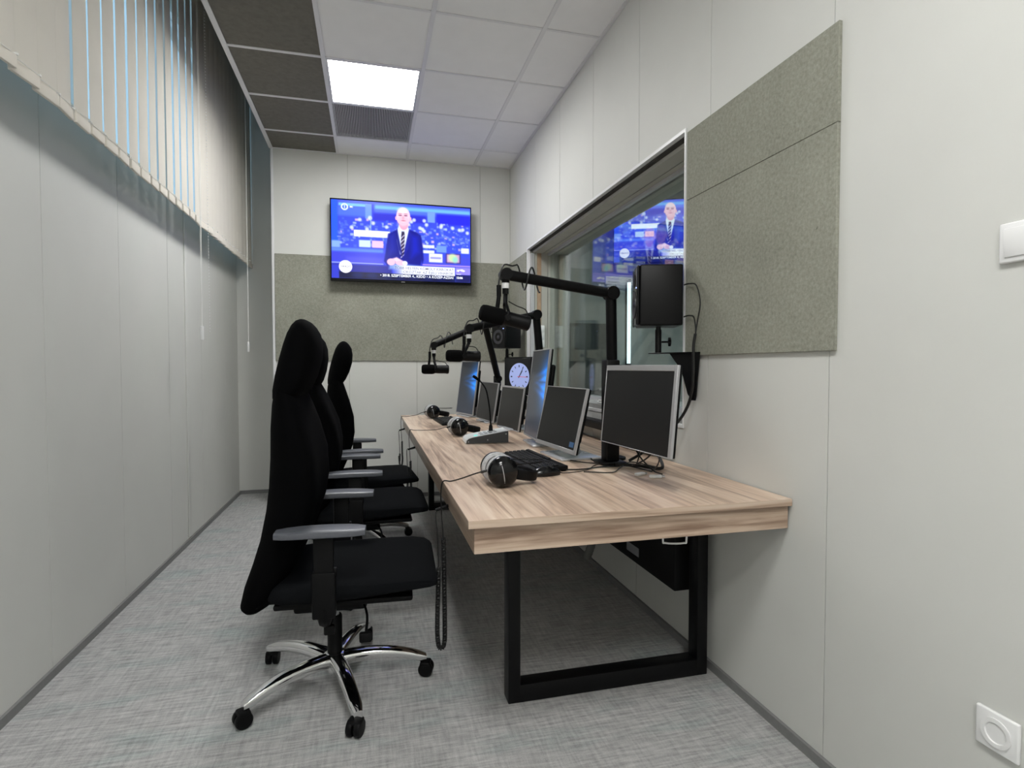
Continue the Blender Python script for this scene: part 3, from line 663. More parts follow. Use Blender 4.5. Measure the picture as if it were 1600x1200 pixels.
# ------------------------------------------------------------------ office chairs
def chair(label, loc, rz, brot, recline=0.0):
    t = thing('office_chair', label, 'chair', loc, rz, 'office chairs along the desk')
    # backrest
    def section(z, xr, xf, hw, wing, n=28):
        c, th = (xr+xf)/2, (xf-xr)/2; ring = []
        for k in range(n):
            a = k*2*math.pi/n; ca, sa = math.cos(a), math.sin(a)
            yy = hw*math.copysign(abs(ca)**.55, ca); xx = th*math.copysign(abs(sa)**.75, sa)
            q = (yy/max(hw, .01))**2
            ring.append(Vector((c+xx*(1-.25*q)+wing*q*(hw/.24)**2, yy, z)))
        return ring
    piv = Vector((-.2, 0, .45)); rc = Matrix.Rotation(-recline, 3, 'Y')
    lean = lambda ring: [piv+rc @ (v-piv) for v in ring]
    lv = [(.350, -.27, -.235, .12, 0), (.355, -.288, -.205, .17, 0), (.372, -.298, -.18, .198, .0), (.42, -.288, -.148, .216, .005), (.50, -.262, -.11, .226, .02), (.58, -.240, -.08, .233, .035), (.68, -.222, -.05, .238, .045), (.76, -.213, -.04, .24, .05), (.86, -.207, -.045, .236, .05), (.96, -.204, -.068, .220, .045), (1.04, -.197, -.090, .196, .035), (1.09, -.188, -.105, .172, .02), (1.13, -.172, -.115, .15, .01), (1.15, -.160, -.125, .11, .0)]
    MB().loft([lean(section(*l)) for l in lv]).build('backrest', 'chair_fabric', t)
    hv = [(1.055, -.190, -.130, .14, .02), (1.063, -.196, -.105, .165, .03), (1.09, -.196, -.085, .178, .034), (1.14, -.188, -.060, .176, .032), (1.20, -.174, -.042, .172, .03), (1.25, -.160, -.038, .164, .028), (1.29, -.146, -.044, .150, .022), (1.315, -.132, -.058, .13, .015), (1.331, -.118, -.072, .10, .01), (1.338, -.105, -.085, .06, 0)]
    MB().loft([lean(section(*l)) for l in hv]).build('headrest', 'chair_fabric', t)
    # seat: rounded cushion
    def srow(x, hw, zt, zb, n=26):
        ring = []; c, th = (zt+zb)/2, (zt-zb)/2
        for k in range(n):
            a = k*2*math.pi/n; ca, sa = math.cos(a), math.sin(a)
            ring.append(Vector((x, hw*math.copysign(abs(ca)**.35, ca), c+th*math.copysign(abs(sa)**.55, sa))))
        return ring
    st = [(-.195, .14, .445, .405), (-.185, .20, .46, .39), (-.14, .235, .470, .385), (-.05, .248, .474, .388), (.08, .252, .474, .395), (.20, .252, .474, .408), (.29, .248, .472, .415), (.335, .240, .465, .418), (.357, .228, .452, .422), (.364, .205, .444, .428)]
    MB().loft([srow(*s_) for s_ in st]).build('seat', 'seat_fabric', t)
    MB().rbox(-.17, .28, -.205, .205, .372, .392, .008, 2).build('seat_pan', 'black_plastic', t)
    mech = MB().rbox(-.13, .12, -.085, .085, .305, .374, .012, 2).rbox(-.235, -.10, -.045, .045, .33, .372, .008, 2); mech.build('tilt_mechanism', 'black_plastic', t)
    # arms
    for s in (-1, 1):
        y = s*.272
        ar = MB().rbox(-.031, .031, y-.013, y+.013, .37, .632, .006, 2).rbox(-.036, .036, y-.018, y+.018, .37, .52, .006, 2)
        ar.tube(spline([(0, y, .40), (0, y-s*.004, .362), (0, y-s*.05, .350), (0, y-s*.19, .352)], 5), .022, 8); a = ar.build('armrest', 'black_plastic', t)
        pad = MB(); n = 10; rings = []
        for k in range(n+1):
            x = -.145+.275*k/n; e = abs(k/n*2-1); hw = .046*(1-.35*e**6); zt = .662-.006*(k/n*2-1)**2
            ring = [Vector((x, y+hw*math.copysign(abs(math.cos(q))**.5, math.cos(q)), (zt+.634)/2+(zt-.634)/2*math.copysign(abs(math.sin(q))**.5, math.sin(q)))) for q in [i*2*math.pi/16 for i in range(16)]]
            rings.append(ring)
        pad.loft(rings).build('arm_pad', 'arm_pad', a)
        MB().rbox(.026, .040, y-.008, y+.008, .50, .53, .003, 2).build('height_button', 'black_plastic', a)
    # levers
    for (p0, p1, kn) in (((.10, -.06, .345), (.125, -.245, .285), .020), ((-.02, -.07, .335), (.01, -.235, .315), .017), ((.14, .06, .35), (.18, .26, .32), .018)):
        l = MB().tube(spline([p0, (p1[0], (p0[1]+p1[1])/2, (p0[2]+p1[2])/2), p1], 4), .0045, 8)
        l.rbox(p1[0]-kn, p1[0]+kn, p1[1]-.011, p1[1]+.011, p1[2]-.018, p1[2]+.014, .006, 2); l.build('lever', 'black_plastic', t)
    # column
    MB().lathe([(.030, .06), (.030, .10), (.0265, .11), (.0265, .255), (.024, .262)], 20).build('column_cover', 'black_plastic', t)
    MB().lathe([(.0165, .255), (.0165, .31)], 16).build('gas_spring', 'silver_base', t)
    # star base
    hub = MB().lathe([(.034, .058), (.042, .066), (.046, .10), (.042, .118), (.030, .124)], 24); hub.build('base_hub', 'chrome', t)
    for k in range(5):
        a = brot+k*2*math.pi/5; rings = []
        for i in range(13):
            q = i/12; r = .018+.315*q; z = .098+.018*math.sin(q*2.2)-.046*q**2.2
            hw = .029-.009*q; hh = .0235-.0075*q
            if i == 12: hw *= .7; hh *= .85
            ring = []
            for j in range(14):
                b = j*2*math.pi/14; ring.append(Vector((r, hw*math.copysign(abs(math.cos(b))**.55, math.cos(b)), z+hh*math.copysign(abs(math.sin(b))**.6, math.sin(b)))))
            rings.append([Matrix.Rotation(a, 3, 'Z') @ v for v in ring])
        lg = MB().loft(rings).build('base_leg', 'chrome', t)
        px, py = .318*math.cos(a), .318*math.sin(a)
        b = a+R(random.uniform(-60, 60))
        off = Matrix.Translation((px, py, 0)) @ Matrix.Rotation(b, 4, 'Z') @ Matrix.Translation((.014, 0, 0))
        ca = MB().lathe([(.008, .05), (.008, .075)], 10, Matrix.Translation((px, py, 0)))
        for s in (-1, 1):
            ca.lathe([(.010, -.0105), (.025, -.0095), (.0275, -.006), (.0275, .006), (.025, .0095), (.010, .0105)], 20, off @ Matrix.Translation((0, s*.0135, .0275)) @ Matrix.Rotation(R(90), 4, 'X'))
        hood = []
        for i in range(9):
            th = R(-15+i*25); hood.append(off @ Vector((-.031*math.cos(th)*1.0, 0, .0275+.031*math.sin(th))))
        ca.rbox(-.022, .018, -.024, .024, .036, .056, .008, 2, off)
        ca.build('caster', 'black_plastic', lg)
    return t
chair('black high-backed office chair at the desk end with full chrome star base showing', (-.134, 2.125, 0), R(-3), R(0.5))
chair('black high-backed office chair in the middle of the row of three', (-.075, 3.10, 0), R(0), R(-23), R(7.5))
chair('black high-backed office chair of the row closest to the wall television', (-.075, 3.84, 0), R(4), R(9))

# ------------------------------------------------------------------ monitors
def monitor(label, c, yaw, tilt, w, h, kind, stand=True, bz=(.004, .010, .006, .012), dm='screen_off', group=None):
    """c = screen centre; yaw 0 faces -Y, +90 deg faces -X"""
    t = thing('computer_monitor', label, 'monitor', (c[0], c[1], DZ), -yaw, group)
    zc = c[2]-DZ
    P = Matrix.Translation((0, 0, zc)) @ Matrix.Rotation(-tilt, 4, 'X')
    body = MB().rbox(-w/2+.001, w/2-.001, .006, .018, -h/2+.001, h/2-.001, .004, 2, P).rbox(-w*.36, w*.36, .03, .055, -h*.34, h*.34, .012, 2, P); body.build('housing', 'black_plastic', t)
    bl_, br_, bt_, bb_ = bz
    bez = MB()
    for (x0, x1, z0, z1) in ((-w/2, -w/2+bl_, -h/2, h/2), (w/2-br_, w/2, -h/2, h/2), (-w/2+bl_, w/2-br_, h/2-bt_, h/2), (-w/2+bl_, w/2-br_, -h/2, -h/2+bb_)):
        bez.rbox(x0, x1, -.003, .008, z0, z1, .0012, 1, P)
    bez.build('bezel', 'silver_plastic', t)
    if kind == 'wallpaper':
        s = link_mesh('screen', screen_mesh('screen', w-bl_-br_, h-bt_-bb_, 48, 64, wallpaper, 'desktop_picture'), t, P @ Matrix.Translation(((bl_-br_)/2, .0, (bb_-bt_)/2)))
    else:
        s = MB().rbox(-w/2+bl_-.001, w/2-br_+.001, 0, .006, -h/2+bb_-.001, h/2-bt_+.001, .001, 1, P).build('screen', dm, t)
    if kind == 'sticker': MB().rbox(w/2-br_-.055, w/2-br_-.012, -.0008, .0002, -h/2+bb_+.010, -h/2+bb_+.032, .0003, 1, P).build('energy_sticker', 'sticker_blue', t)
    if stand:
        sy = .075
        MB().rbox(-.03, .03, sy-.012, sy+.014, .012, zc+.04, .006, 2).build('stand_column', 'silver_plastic', t)
        MB().rbox(-.045, .045, .045, sy, zc-.04, zc+.04, .005, 2, Matrix.Identity(4)).build('hinge', 'black_plastic', t)
        MB().rbox(-.125, .125, sy-.125, sy+.075, 0, .012, .005, 2).build('stand_base', 'silver_base', t)
    return t
Y85 = R(85.3)
mon1 = monitor('silver-framed dark monitor held clear of the desk on black post below wall loudspeaker', (.908, 1.80, 1.028), Y85, R(5.1), .46, .298, 'off', stand=False, bz=(.003, .016, .020, .003))
mon2 = monitor('silver-framed dark monitor with small blue sticker behind the keyboard and mouse', (.838, 2.41, .9395), Y85, R(13), .44, .285, 'sticker', bz=(.003, .013, .004, .018))
monitor('tall monitor with blue glowing wallpaper directly behind the stickered monitor', (.857, 2.845, 1.027), R(93.5), R(6.7), .378, .475, 'wallpaper', bz=(.005, .012, .006, .008))
monitor('silver-framed dark monitor standing just behind the gooseneck paging unit', (.898, 3.59, .902), R(85), R(9.1), .44, .285, 'off', bz=(.004, .008, .012, .006))
monitor('silver-framed dark monitor between the glowing far monitor and its dark neighbour', (.844, 4.085, .9155), R(84.7), R(9.2), .44, .285, 'off', bz=(.003, .010, .004, .006))
monitor('tall monitor with blue glowing wallpaper at the desk end by the back wall', (.783, 4.600, .999), R(76.9), R(7.6), .36, .45, 'wallpaper', bz=(.006, .008, .008, .012))
# mounting post carrying the free monitor
po = thing('monitor_post', 'thick black post clamped on the desk carrying the free-hanging monitor', 'monitor mount', (.985, 2.185, DZ))
MB().rbox(-.055, .055, -.055, .055, 0, .014, .004, 2).build('foot', 'steel_black', po)
MB().rbox(-.030, .030, -.030, .030, .014, .44, .006, 2).build('post', 'steel_black', po)
arm = MB().tube([(0, -.03, .27), (.03, -.20, .27), (.018, -.36, .268)], .017, 10).rbox(-.006, .020, -.42, -.34, .22, .315, .004, 2)
arm.build('swing_arm', 'steel_black', po)

# clock display
ck = thing('clock_display', 'square dark screen showing a pale analogue clock face', 'clock display', (1.135, 4.29, DZ), -R(58))
CW, CHh, zc = .30, .30, 1.10-DZ
MB().rbox(-CW/2, CW/2, .004, .030, zc-CHh/2, zc+CHh/2, .004, 2).build('housing', 'black_plastic', ck)
MB().rbox(-CW/2+.010, CW/2-.010, 0, .005, zc-CHh/2+.010, zc+CHh/2-.010, .001, 1).build('screen', 'clock_screen', ck)
cf = Matrix.Translation((.018, -.0002, zc-.006)) @ Matrix.Rotation(R(90), 4, 'X')
face = MB().lathe([(.108, 0), (.108, .0006)], 48, cf).build('clock_face', 'clock_face', ck)
mk = MB()
for k in range(12):
    mk.rbox(-.0035 if k % 3 else -.005, .0035 if k % 3 else .005, .075, .092, .0006, .0012, .0002, 1, cf @ Matrix.Rotation(-k*R(30), 4, 'Z'))
mk.build('hour_marks', 'clock_mark', face)
MB().rbox(-.004, .004, -.012, .058, .0008, .0016, .0003, 1, cf @ Matrix.Rotation(-R(36), 4, 'Z')).build('hour_hand', 'clock_mark', face)
MB().rbox(-.003, .003, -.012, .085, .0010, .0019, .0003, 1, cf @ Matrix.Rotation(-R(32), 4, 'Z')).build('minute_hand', 'clock_mark', face)
MB().rbox(-.0018, .0018, -.02, .085, .0014, .0022, .0003, 1, cf @ Matrix.Rotation(-R(92), 4, 'Z')).build('second_hand', 'clock_red', face)
MB().rbox(-.02, .02, .03, .055, .01, zc, .004, 2).rbox(-.09, .09, -.03, .10, 0, .012, .004, 2).build('stand', 'black_plastic', ck)

# ------------------------------------------------------------------ loudspeakers on brackets
def speaker(label, c, rz, zb, lit):
    t = thing('loudspeaker', label, 'loudspeaker', (c[0], c[1], zb), rz)      # local -X is the front
    MB().rbox(-.088, .085, -.082, .082, 0, .25, .007, 3).build('cabinet', 'steel_black', t)
    MB().rbox(-.100, -.088, -.080, .080, .002, .248, .010, 3).build('baffle', 'gloss_black', t)
    RX = Matrix.Rotation(-R(90), 4, 'Y')
    MB().lathe([(.058, -.003), (.058, .004), (.050, .004), (.030, -.002), (.016, -.001), (.010, .004), (.001, .006)], 28, Matrix.Translation((-.100, 0, .092)) @ RX).build('woofer', 'cone', t)
    MB().lathe([(.028, -.003), (.026, .003), (.014, .001), (.001, .004)], 24, Matrix.Translation((-.100, 0, .195)) @ RX).build('tweeter', 'black_plastic', t)
    MB().rbox(-.1025, -.100, -.068, -.058, .155, .160, .0008, 1).build('power_light', 'led_blue', t)
    return t
s1 = speaker('black loudspeaker on wall bracket beside the large grey felt board', (1.185, 2.145), R(-20), 1.340, True)
s2 = speaker('black loudspeaker on bracket in the corner below the television', (1.105, 4.52), R(30), 1.325, True)
def bracket(label, pole, z0, z1, wall_y, rz_dir, wx):
    t = thing('speaker_bracket', label, 'bracket', (wx, wall_y, z0))
    d = Vector((pole[0]-wx, pole[1]-wall_y, 0)); L = d.length; a = math.atan2(d.y, d.x); m = Matrix.Rotation(a, 4, 'Z')
    MB().prism([(-.034, .004), (.034, .004), (.012, -.17), (.006, -.19), (-.006, -.19), (-.012, -.17)], .0, .006, Matrix.Rotation(R(90), 4, 'Z')).build('wall_plate', 'steel_black', t)
    MB().rbox(.004, L+.03, -.030, .030, 0, .004, .0015, 1, m).build('arm_plate', 'steel_black', t)
    MB().prism([(.006, 0), (L*.66, 0), (L*.34, -.07), (.030, -.165), (.012, -.19), (.006, -.19)], -.006, .006, m).build('gusset', 'steel_black', t)
    MB().cyl((d.x, d.y, .004), (d.x, d.y, (z1-z0)-.012), .0135, 16).cyl((d.x, d.y, (z1-z0)-.030), (d.x, d.y, z1-z0), .0105, 16).build('pole', 'steel_black', t)
    kd = Vector((math.cos(YAW+.2), -math.sin(YAW+.2), 0))
    k = MB().cyl(Vector((d.x, d.y, .05))+kd*.013, Vector((d.x, d.y, .05))+kd*.04, .004, 8)
    ax = Matrix.Translation(Vector((d.x, d.y, .05))+kd*.046) @ kd.to_track_quat('Z', 'Y').to_matrix().to_4x4()
    for q in range(5): k.rbox(.004, .019, -.005, .005, -.006, .006, .003, 2, ax @ Matrix.Rotation(q*2*math.pi/5, 4, 'Z'))
    k.lathe([(.009, -.007), (.010, 0), (.009, .007)], 12, ax); k.build('clamp_knob', 'black_plastic', t)
    return t
bracket('black steel bracket on the grey felt board holding a loudspeaker', (1.185, 2.145), 1.226, 1.340, 1.985, 0, XR-.0135)
bracket('black steel bracket in the room corner holding a loudspeaker', (1.105, 4.52), 1.225, 1.325, 4.72, 0, XR-.0135)
cb = MB().tube(spline([(1.244, 2.045, 1.505), (1.251, 2.015, 1.506), (1.243, 1.955, 1.49), (1.235, 1.915, 1.42), (1.232, 1.930, 1.34), (1.231, 1.945, 1.27), (1.232, 1.955, 1.22)], 7), .0028, 7)
cb.tube(spline([(1.244, 2.045, 1.375), (1.250, 2.015, 1.378), (1.240, 1.965, 1.365), (1.229, 1.935, 1.31), (1.227, 1.945, 1.26)], 7), .0028, 7)
cb.tube(spline([(1.230, 1.938, 1.30), (1.228, 1.947, 1.25), (1.232, 1.953, 1.16), (1.238, 1.975, 1.06), (1.225, 2.02, .97), (1.17, 2.06, .89), (1.10, 2.10, .82), (1.04, 2.12, .78)], 7), .006, 8)
tag(cb.build('speaker_cable', 'cable'), 'black twin cable looping from the bracketed loudspeaker down to the desk', 'cable')

# ------------------------------------------------------------------ microphones on arms
def mic_arm(label, base, top, elbow, end, mic_l, mic_r, mlabel):
    t = thing('boom_stand', label, 'microphone stand', (base[0], base[1], DZ)); o = Vector((base[0], base[1], DZ))
    q = lambda p: Vector(p)-o
    B, E, N = q(top), q(elbow), q(end)
    MB().lathe([(.048, 0), (.048, .010), (.030, .016)], 24).build('foot', 'arm_black', t)
    MB().cyl((0, 0, .014), (0, 0, B.z-.03), .019, 16).build('riser', 'arm_black', t)
    MB().cyl((0, 0, B.z-.055), (0, 0, B.z+.02), .030, 20).cyl(B+Vector((0, -.03, 0)), B+Vector((0, .03, 0)), .026, 18).build('shoulder', 'arm_black', t)
    MB().cyl(B, E, .0235, 20).build('lower_arm', 'arm_black', t)
    MB().cyl(E+Vector((0, -.03, 0)), E+Vector((0, .03, 0)), .029, 22).build('elbow', 'arm_black', t)
    MB().cyl(E, N, .0215, 20).build('upper_arm', 'arm_black', t)
    MB().cyl(N+Vector((0, -.026, 0)), N+Vector((0, .026, 0)), .024, 20).cyl(N+Vector((0, 0, 0)), N+Vector((0, 0, -.034)), .016, 14).build('wrist', 'arm_black', t)
    MB().cyl(N+Vector((0, 0, -.033)), N+Vector((0, 0, -.056)), .0150, 18).build('light_ring', 'ring_white', t)
    MB().cyl(N+Vector((0, 0, -.056)), N+Vector((0, 0, -.078)), .0125, 14).build('thread', 'black_plastic', t)
    d = (E-N).normalized(); lp = []
    for k in range(29):
        a = k/28*2*math.pi*1.5; s = .05+.10*k/28
        lp.append(N+d*(s+.012*math.sin(a))+Vector((0, .036*math.sin(a), .048*math.cos(a))))
    cbl = spline([N+Vector((-.030, -.01, -.085)), N+Vector((-.030, -.012, -.03)), N+Vector((-.012, -.012, .034)), N+d*.03+Vector((0, 0, .040))], 5)+lp
    MB().tube(cbl, .0035, 6).build('signal_cable', 'cable', t)
    MB().cyl(N+Vector((-.030, -.01, -.090)), N+Vector((-.030, -.01, -.045)), .0095, 12).cyl(N+Vector((-.036, -.01, -.135)), N+Vector((-.030, -.01, -.088)), .0085, 12).build('plug', 'black_plastic', t)
    # microphone
    A, Z = Vector(mic_l), Vector(mic_r); c = (A+Z)/2; ax = (Z-A).normalized(); L = (Z-A).length
    m = thing('microphone', mlabel, 'microphone', c, 0); m.rotation_euler = ax.to_track_quat('X', 'Z').to_euler()
    RX = Matrix.Rotation(R(90), 4, 'Y')
    MB().lathe([(.022, -L/2), (.030, -L/2+.006), (.033, -L/2+.02), (.0335, -.02), (.030, -.006)], 24, RX).build('windscreen', 'foam', m)
    MB().lathe([(.0275, -.012), (.0275, .012), (.0285, .014), (.0285, L/2-.02), (.0300, L/2-.018), (.0300, L/2-.004), (.026, L/2)], 24, RX).build('body', 'arm_black', m)
    inv = m.rotation_euler.to_matrix().transposed()
    topp = inv @ (Vector(end)+Vector((0, 0, -.078))-c)
    yk = MB().tube([topp, topp*.55+Vector((0, -.018, 0)), Vector((.004, -.032, .02)), Vector((.004, -.034, 0))], .006, 8).tube([topp, topp*.55+Vector((0, .018, 0)), Vector((.004, .032, .02)), Vector((.004, .034, 0))], .006, 8)
    yk.cyl((.004, -.040, 0), (.004, -.030, 0), .012, 14).cyl((.004, .030, 0), (.004, .040, 0), .012, 14).cyl(topp*.55, topp, .009, 12); yk.build('yoke', 'black_plastic', m)
    MB().tube(spline([(L/2-.01, 0, .028), (L/2-.03, -.01, .05), (.03, -.02, .055), topp*.7+Vector((.012, -.01, 0))], 6), .0025, 6).build('lead', 'cable', m)
mic_arm('black boom arm from post beside the free-hanging monitor', (1.055, 2.29), (1.030, 2.27, 1.16), (1.012, 2.245, 1.488), (.532, 2.20, 1.543), (.417, 2.15, 1.386), (.617, 2.15, 1.342), 'black microphone with foam windscreen above the stickered monitor desk place')
mic_arm('black boom arm rising behind the stickered monitor\'s tall neighbour', (1.03, 3.26), (1.01, 3.26, 1.16), (.977, 3.25, 1.486), (.539, 3.10, 1.387), (.409, 3.10, 1.234), (.601, 3.10, 1.230), 'black microphone hanging above the gooseneck paging unit')
mic_arm('black boom arm from post behind the two dark far monitors', (.968, 4.28), (.965, 4.24, 1.08), (.805, 3.97, 1.484), (.43, 3.90, 1.322), (.341, 3.85, 1.156), (.526, 3.85, 1.154), 'black microphone hanging nearest to the back wall')

# ------------------------------------------------------------------ headphones with coiled leads
def headphones(label, loc, rz, group=None):
    t = thing('headphones', label, 'headphones', loc, rz, group)
    r = .054
    for s in (-1, 1):
        m = Matrix.Translation((0, s*.047, r+.001)) @ Matrix.Rotation(R(-90*s), 4, 'X') @ Matrix.Identity(4)
        c = MB().lathe([(.047, -.006), (.053, -.002), (.054, .004), (.052, .014), (.044, .026), (.030, .034), (.012, .038), (.001, .0385)], 32, m).build('ear_cup', 'gloss_black', t)
        MB().lathe([(.030, -.010), (.045, -.030), (.053, -.026), (.0555, -.016), (.053, -.005), (.045, -.004)], 32, m).build('ear_cushion', 'velour', c)
        zp = lambda q: .0388-.0062*(q/.030)**2-.0008*(q/.030)**4
        MB().tube([m @ Matrix.Rotation(R(100 if s < 0 else 80), 4, 'Z') @ Vector((-.036+.072*i/14, .008, zp(abs(-.036+.072*i/14)))) for i in range(15)], .0016, 6).build('trim_line', 'grey_line', c)
        MB().rbox(.040, .085, s*.047-.013, s*.047+.013, r-.018, r+.018, .006, 2, Matrix.Translation((0, 0, r)) @ Matrix.Rotation(R(11), 4, 'Y') @ Matrix.Translation((0, 0, -r))).build('slider', 'black_plastic', t)
    n = 17; rings = []
    for k in range(n):
        a = R(-90+180*k/(n-1)); x = .070+.062*math.cos(a); y = .048*math.sin(a)
        nx, ny = math.cos(a), math.sin(a)
        rings.append([Vector((x+nx*dx, y+ny*dx, r+dz)) for dx, dz in ((-.008, -.016), (.002, -.019), (.009, -.014), (.010, 0), (.009, .014), (.002, .019), (-.008, .016), (-.010, 0))])
    dip = Matrix.Translation((0, 0, r)) @ Matrix.Rotation(R(11), 4, 'Y') @ Matrix.Translation((0, 0, -r))
    MB().loft([[dip @ v for v in g] for g in rings]).build('headband', 'black_plastic', t)
    wire = [(.02+.145*math.sin(R(a)), -.055*math.cos(R(a)), r+.024) for a in range(0, 181, 12)]
    MB().tube(wire, .0016, 6).build('bail_wire', 'black_plastic', t)
    return t
def coil(mb, pts, r, wire, pitch):
    P = spline(pts, 40); L = [0]
    for i in range(1, len(P)): L.append(L[-1]+(P[i]-P[i-1]).length)
    turns = L[-1]/pitch; n = int(turns*7); out = []; j = 0
    for k in range(n+1):
        s = L[-1]*k/n
        while j < len(L)-2 and L[j+1] < s: j += 1
        f = (s-L[j])/max(L[j+1]-L[j], 1e-9); p = P[j].lerp(P[j+1], f); t = (P[j+1]-P[j]).normalized()
        a = t.orthogonal().normalized() if abs(t.y) > .9 else (Vector((0, 1, 0))-t*t.y).normalized(); b = t.cross(a); th = k/7*2*math.pi
        out.append(p+(a*math.cos(th)+b*math.sin(th))*r)
    mb.tube(out, wire, 4, True)
hp = [((.432, 1.885, DZ), R(3), 'black headphones with pale ear cushions lying by the mouse and keyboard'),
      ((.507, 3.32, DZ), R(6), 'black headphones with pale ear cushions lying beside the gooseneck paging unit'),
      ((.478, 4.48, DZ), R(6), 'black headphones with pale ear cushions lying at the desk end by the back wall')]
for k, (l, a, lab) in enumerate(hp):
    t = headphones(lab, l, a)
    inv = Matrix.Translation(l) @ Matrix.Rotation(a, 4, 'Z'); inv.invert()
    cupw = Vector((l[0]-.048, l[1]-.040, DZ+.060)); ex = DX0-.006
    ye = (1.975, 3.66, 4.66)[k]; yj = (1.985, 3.50, 4.58)[k]; zb = (.165, .30, .36)[k]
    path = [cupw, (l[0]-.085, l[1]-.030+.1*(ye-l[1]), DZ+.048), (l[0]-.125, l[1]+.4*(ye-l[1]), DZ+.022), (DX0+.025, ye-.12*(ye-l[1]), DZ+.005), (DX0-.002, ye, DZ+.003), (ex-.004, ye, DZ-.04), (ex-.002, ye, .66), (ex+.004, ye, .56)]
    mb = MB().tube([inv @ p for p in spline(path, 8)], .0022 if k else .0026, 6)
    mb.tube([inv @ Vector(p) for p in [cupw+Vector((.02, .0, 0)), cupw+Vector((0, 0, .0)), cupw+Vector((-.022, .012, -.008))]], .0045, 7); mb.build('lead', 'cable', t)
    cpts = [inv @ Vector(p) for p in [(ex+.004, ye, .56), (ex+.006, ye+.002, .45), (ex+.008, ye, zb+.06), (ex+.004, ye-.004, zb+.012), (ex-.006, ye-.006, zb), (ex-.016, ye-.008, zb+.016), (ex-.020, ye-.01, zb+.08), (ex-.016, ye-.01, .40), (ex-.014, ye-.01, .46)]]
    cm = MB(); coil(cm, cpts, .0068 if k == 0 else .0060, .0026, .0054); cm.build('coiled_lead', 'cable', t)
    tail = [inv @ Vector(p) for p in [(ex-.014, ye-.01, .46), (ex-.018, ye-.008, .58), (ex-.022, (ye+yj)/2, .648), (ex-.005, yj, .660), (ex+.022, yj, .665)]]
    MB().tube(spline(tail, 7), .0022, 6).build('tail', 'cable', t)
    MB().tube([inv @ Vector((ex-.022, yj, .659)), inv @ Vector((ex+.0238, yj, .673))], .0055, 10).build('jack_plug', 'black_plastic', t)

# ------------------------------------------------------------------ keyboards, mouse, paging unit
def keyboard(label, loc, rz):
    t = thing('keyboard', label, 'keyboard', loc, rz)            # long side local X, user side local -Y
    tilt = Matrix.Rotation(R(3.5), 4, 'X')
    MB().rbox(-.222, .222, -.075, .075, .004, .020, .005, 2, tilt @ Matrix.Translation((0, .0, 0))).rbox(-.21, -.15, .05, .07, 0, .012, .002, 1).rbox(.15, .21, .05, .07, 0, .012, .002, 1).rbox(-.21, .21, -.070, -.05, 0, .008, .002, 1).build('case', 'black_plastic', t)
    me = {}
    def key(x, y, w):
        if w not in me: me[w] = MB().rbox(-w/2, w/2, -.0078, .0078, .0185, .0265, .0022, 1).mesh('key', 'key')
        link_mesh('key', me[w], t, tilt @ Matrix.Translation((x, y, 0)))
    for r in range(5):
        y = .032-r*.0192; x = -.206; n = 14
        for c in range(n):
            w = .0165
            if r == 4 and c == 4: key(x+.0165+.0385, y, .095); x += .11; continue
            if r == 4 and c > 9: break
            key(x+.009, y, w); x += .0192
        for c in range(3): key(.082+c*.0192, y, .0165)
        for c in range(4): key(.150+c*.0180, y, .0158)
    for c in range(14): key(-.197+c*.0195, .058, .0155)
    return t
keyboard('black full-size keyboard beside the near headphones and mouse', (.662, 2.275, DZ), R(-86))
keyboard('black full-size keyboard in front of the glowing far monitor', (.553, 4.12, DZ), R(-88))
def mouse():
    t = thing('computer_mouse', 'black computer mouse lying between headphones and keyboard', 'mouse', (.640, 2.005, DZ), R(8))
    rings = []
    for k in range(11):
        q = k/10; x = -.056+.112*q; hw = .030*math.sin(math.pi*(.12+.80*q))**.6; zt = .008+.030*math.sin(math.pi*(.10+.78*q))**.9
        rings.append([Vector((x, hw*math.cos(a), max(.0005, zt*.35+zt*.65*math.sin(a)) if math.sin(a) > -.2 else .0005)) for a in [i*2*math.pi/18 for i in range(18)]])
    MB().loft(rings).build('shell', 'gloss_black', t)
    MB().lathe([(.007, -.003), (.008, 0), (.007, .003)], 14, Matrix.Translation((.030, 0, .030)) @ Matrix.Rotation(R(90), 4, 'X')).build('scroll_wheel', 'black_plastic', t)
    MB().tube(spline([(.052, 0, .012), (.075, .0, .004), (.13, .005, .003), (.20, .03, .003), (.26, .09, .003), (.31, .13, .003)], 8), .0018, 6).build('lead', 'cable', t)
mouse()
ic = thing('paging_unit', 'white sloped desk paging unit with a gooseneck microphone', 'intercom', (.492, 2.925, DZ), R(-3))
prof = [(.0, .004), (.003, .018), (.014, .028), (.035, .034), (.225, .066), (.228, .064), (.228, .004)]
MB().prism(prof, .0, .004).build('side_plate', 'intercom_side', ic); MB().prism(prof, .162, .166).build('side_plate', 'intercom_side', ic)
prof2 = [(-.003, .003), (.0, .0195), (.012, .030), (.034, .0365), (.225, .069), (.229, .066), (.229, .003)]
MB().prism(prof2, .0042, .1618).build('body', 'intercom_white', ic)
slope = Matrix.Translation((.035, 0, .0366)) @ Matrix.Rotation(-math.atan2(.032, .190), 4, 'Y')
MB().rbox(.012, .030, .03, .055, 0, .0015, .0005, 1, slope).build('indicator', 'led_green', ic)
for k in range(4):
    for j in range(2): MB().rbox(.045+k*.025, .062+k*.025, .03+j*.06, .055+j*.06, 0, .003, .001, 1, slope).build('button', 'silver_plastic', ic)
for (x, z) in ((.012, .012), (.115, .02), (.215, .05)): MB().lathe([(.0035, 0), (.0035, .0012), (.002, .0016)], 10, Matrix.Translation((x, 0, z)) @ Matrix.Rotation(R(90), 4, 'X')).build('screw', 'silver_plastic', ic)
gn = MB().lathe([(.012, .060), (.010, .085), (.006, .095)], 16, Matrix.Translation((.145, .085, 0)))
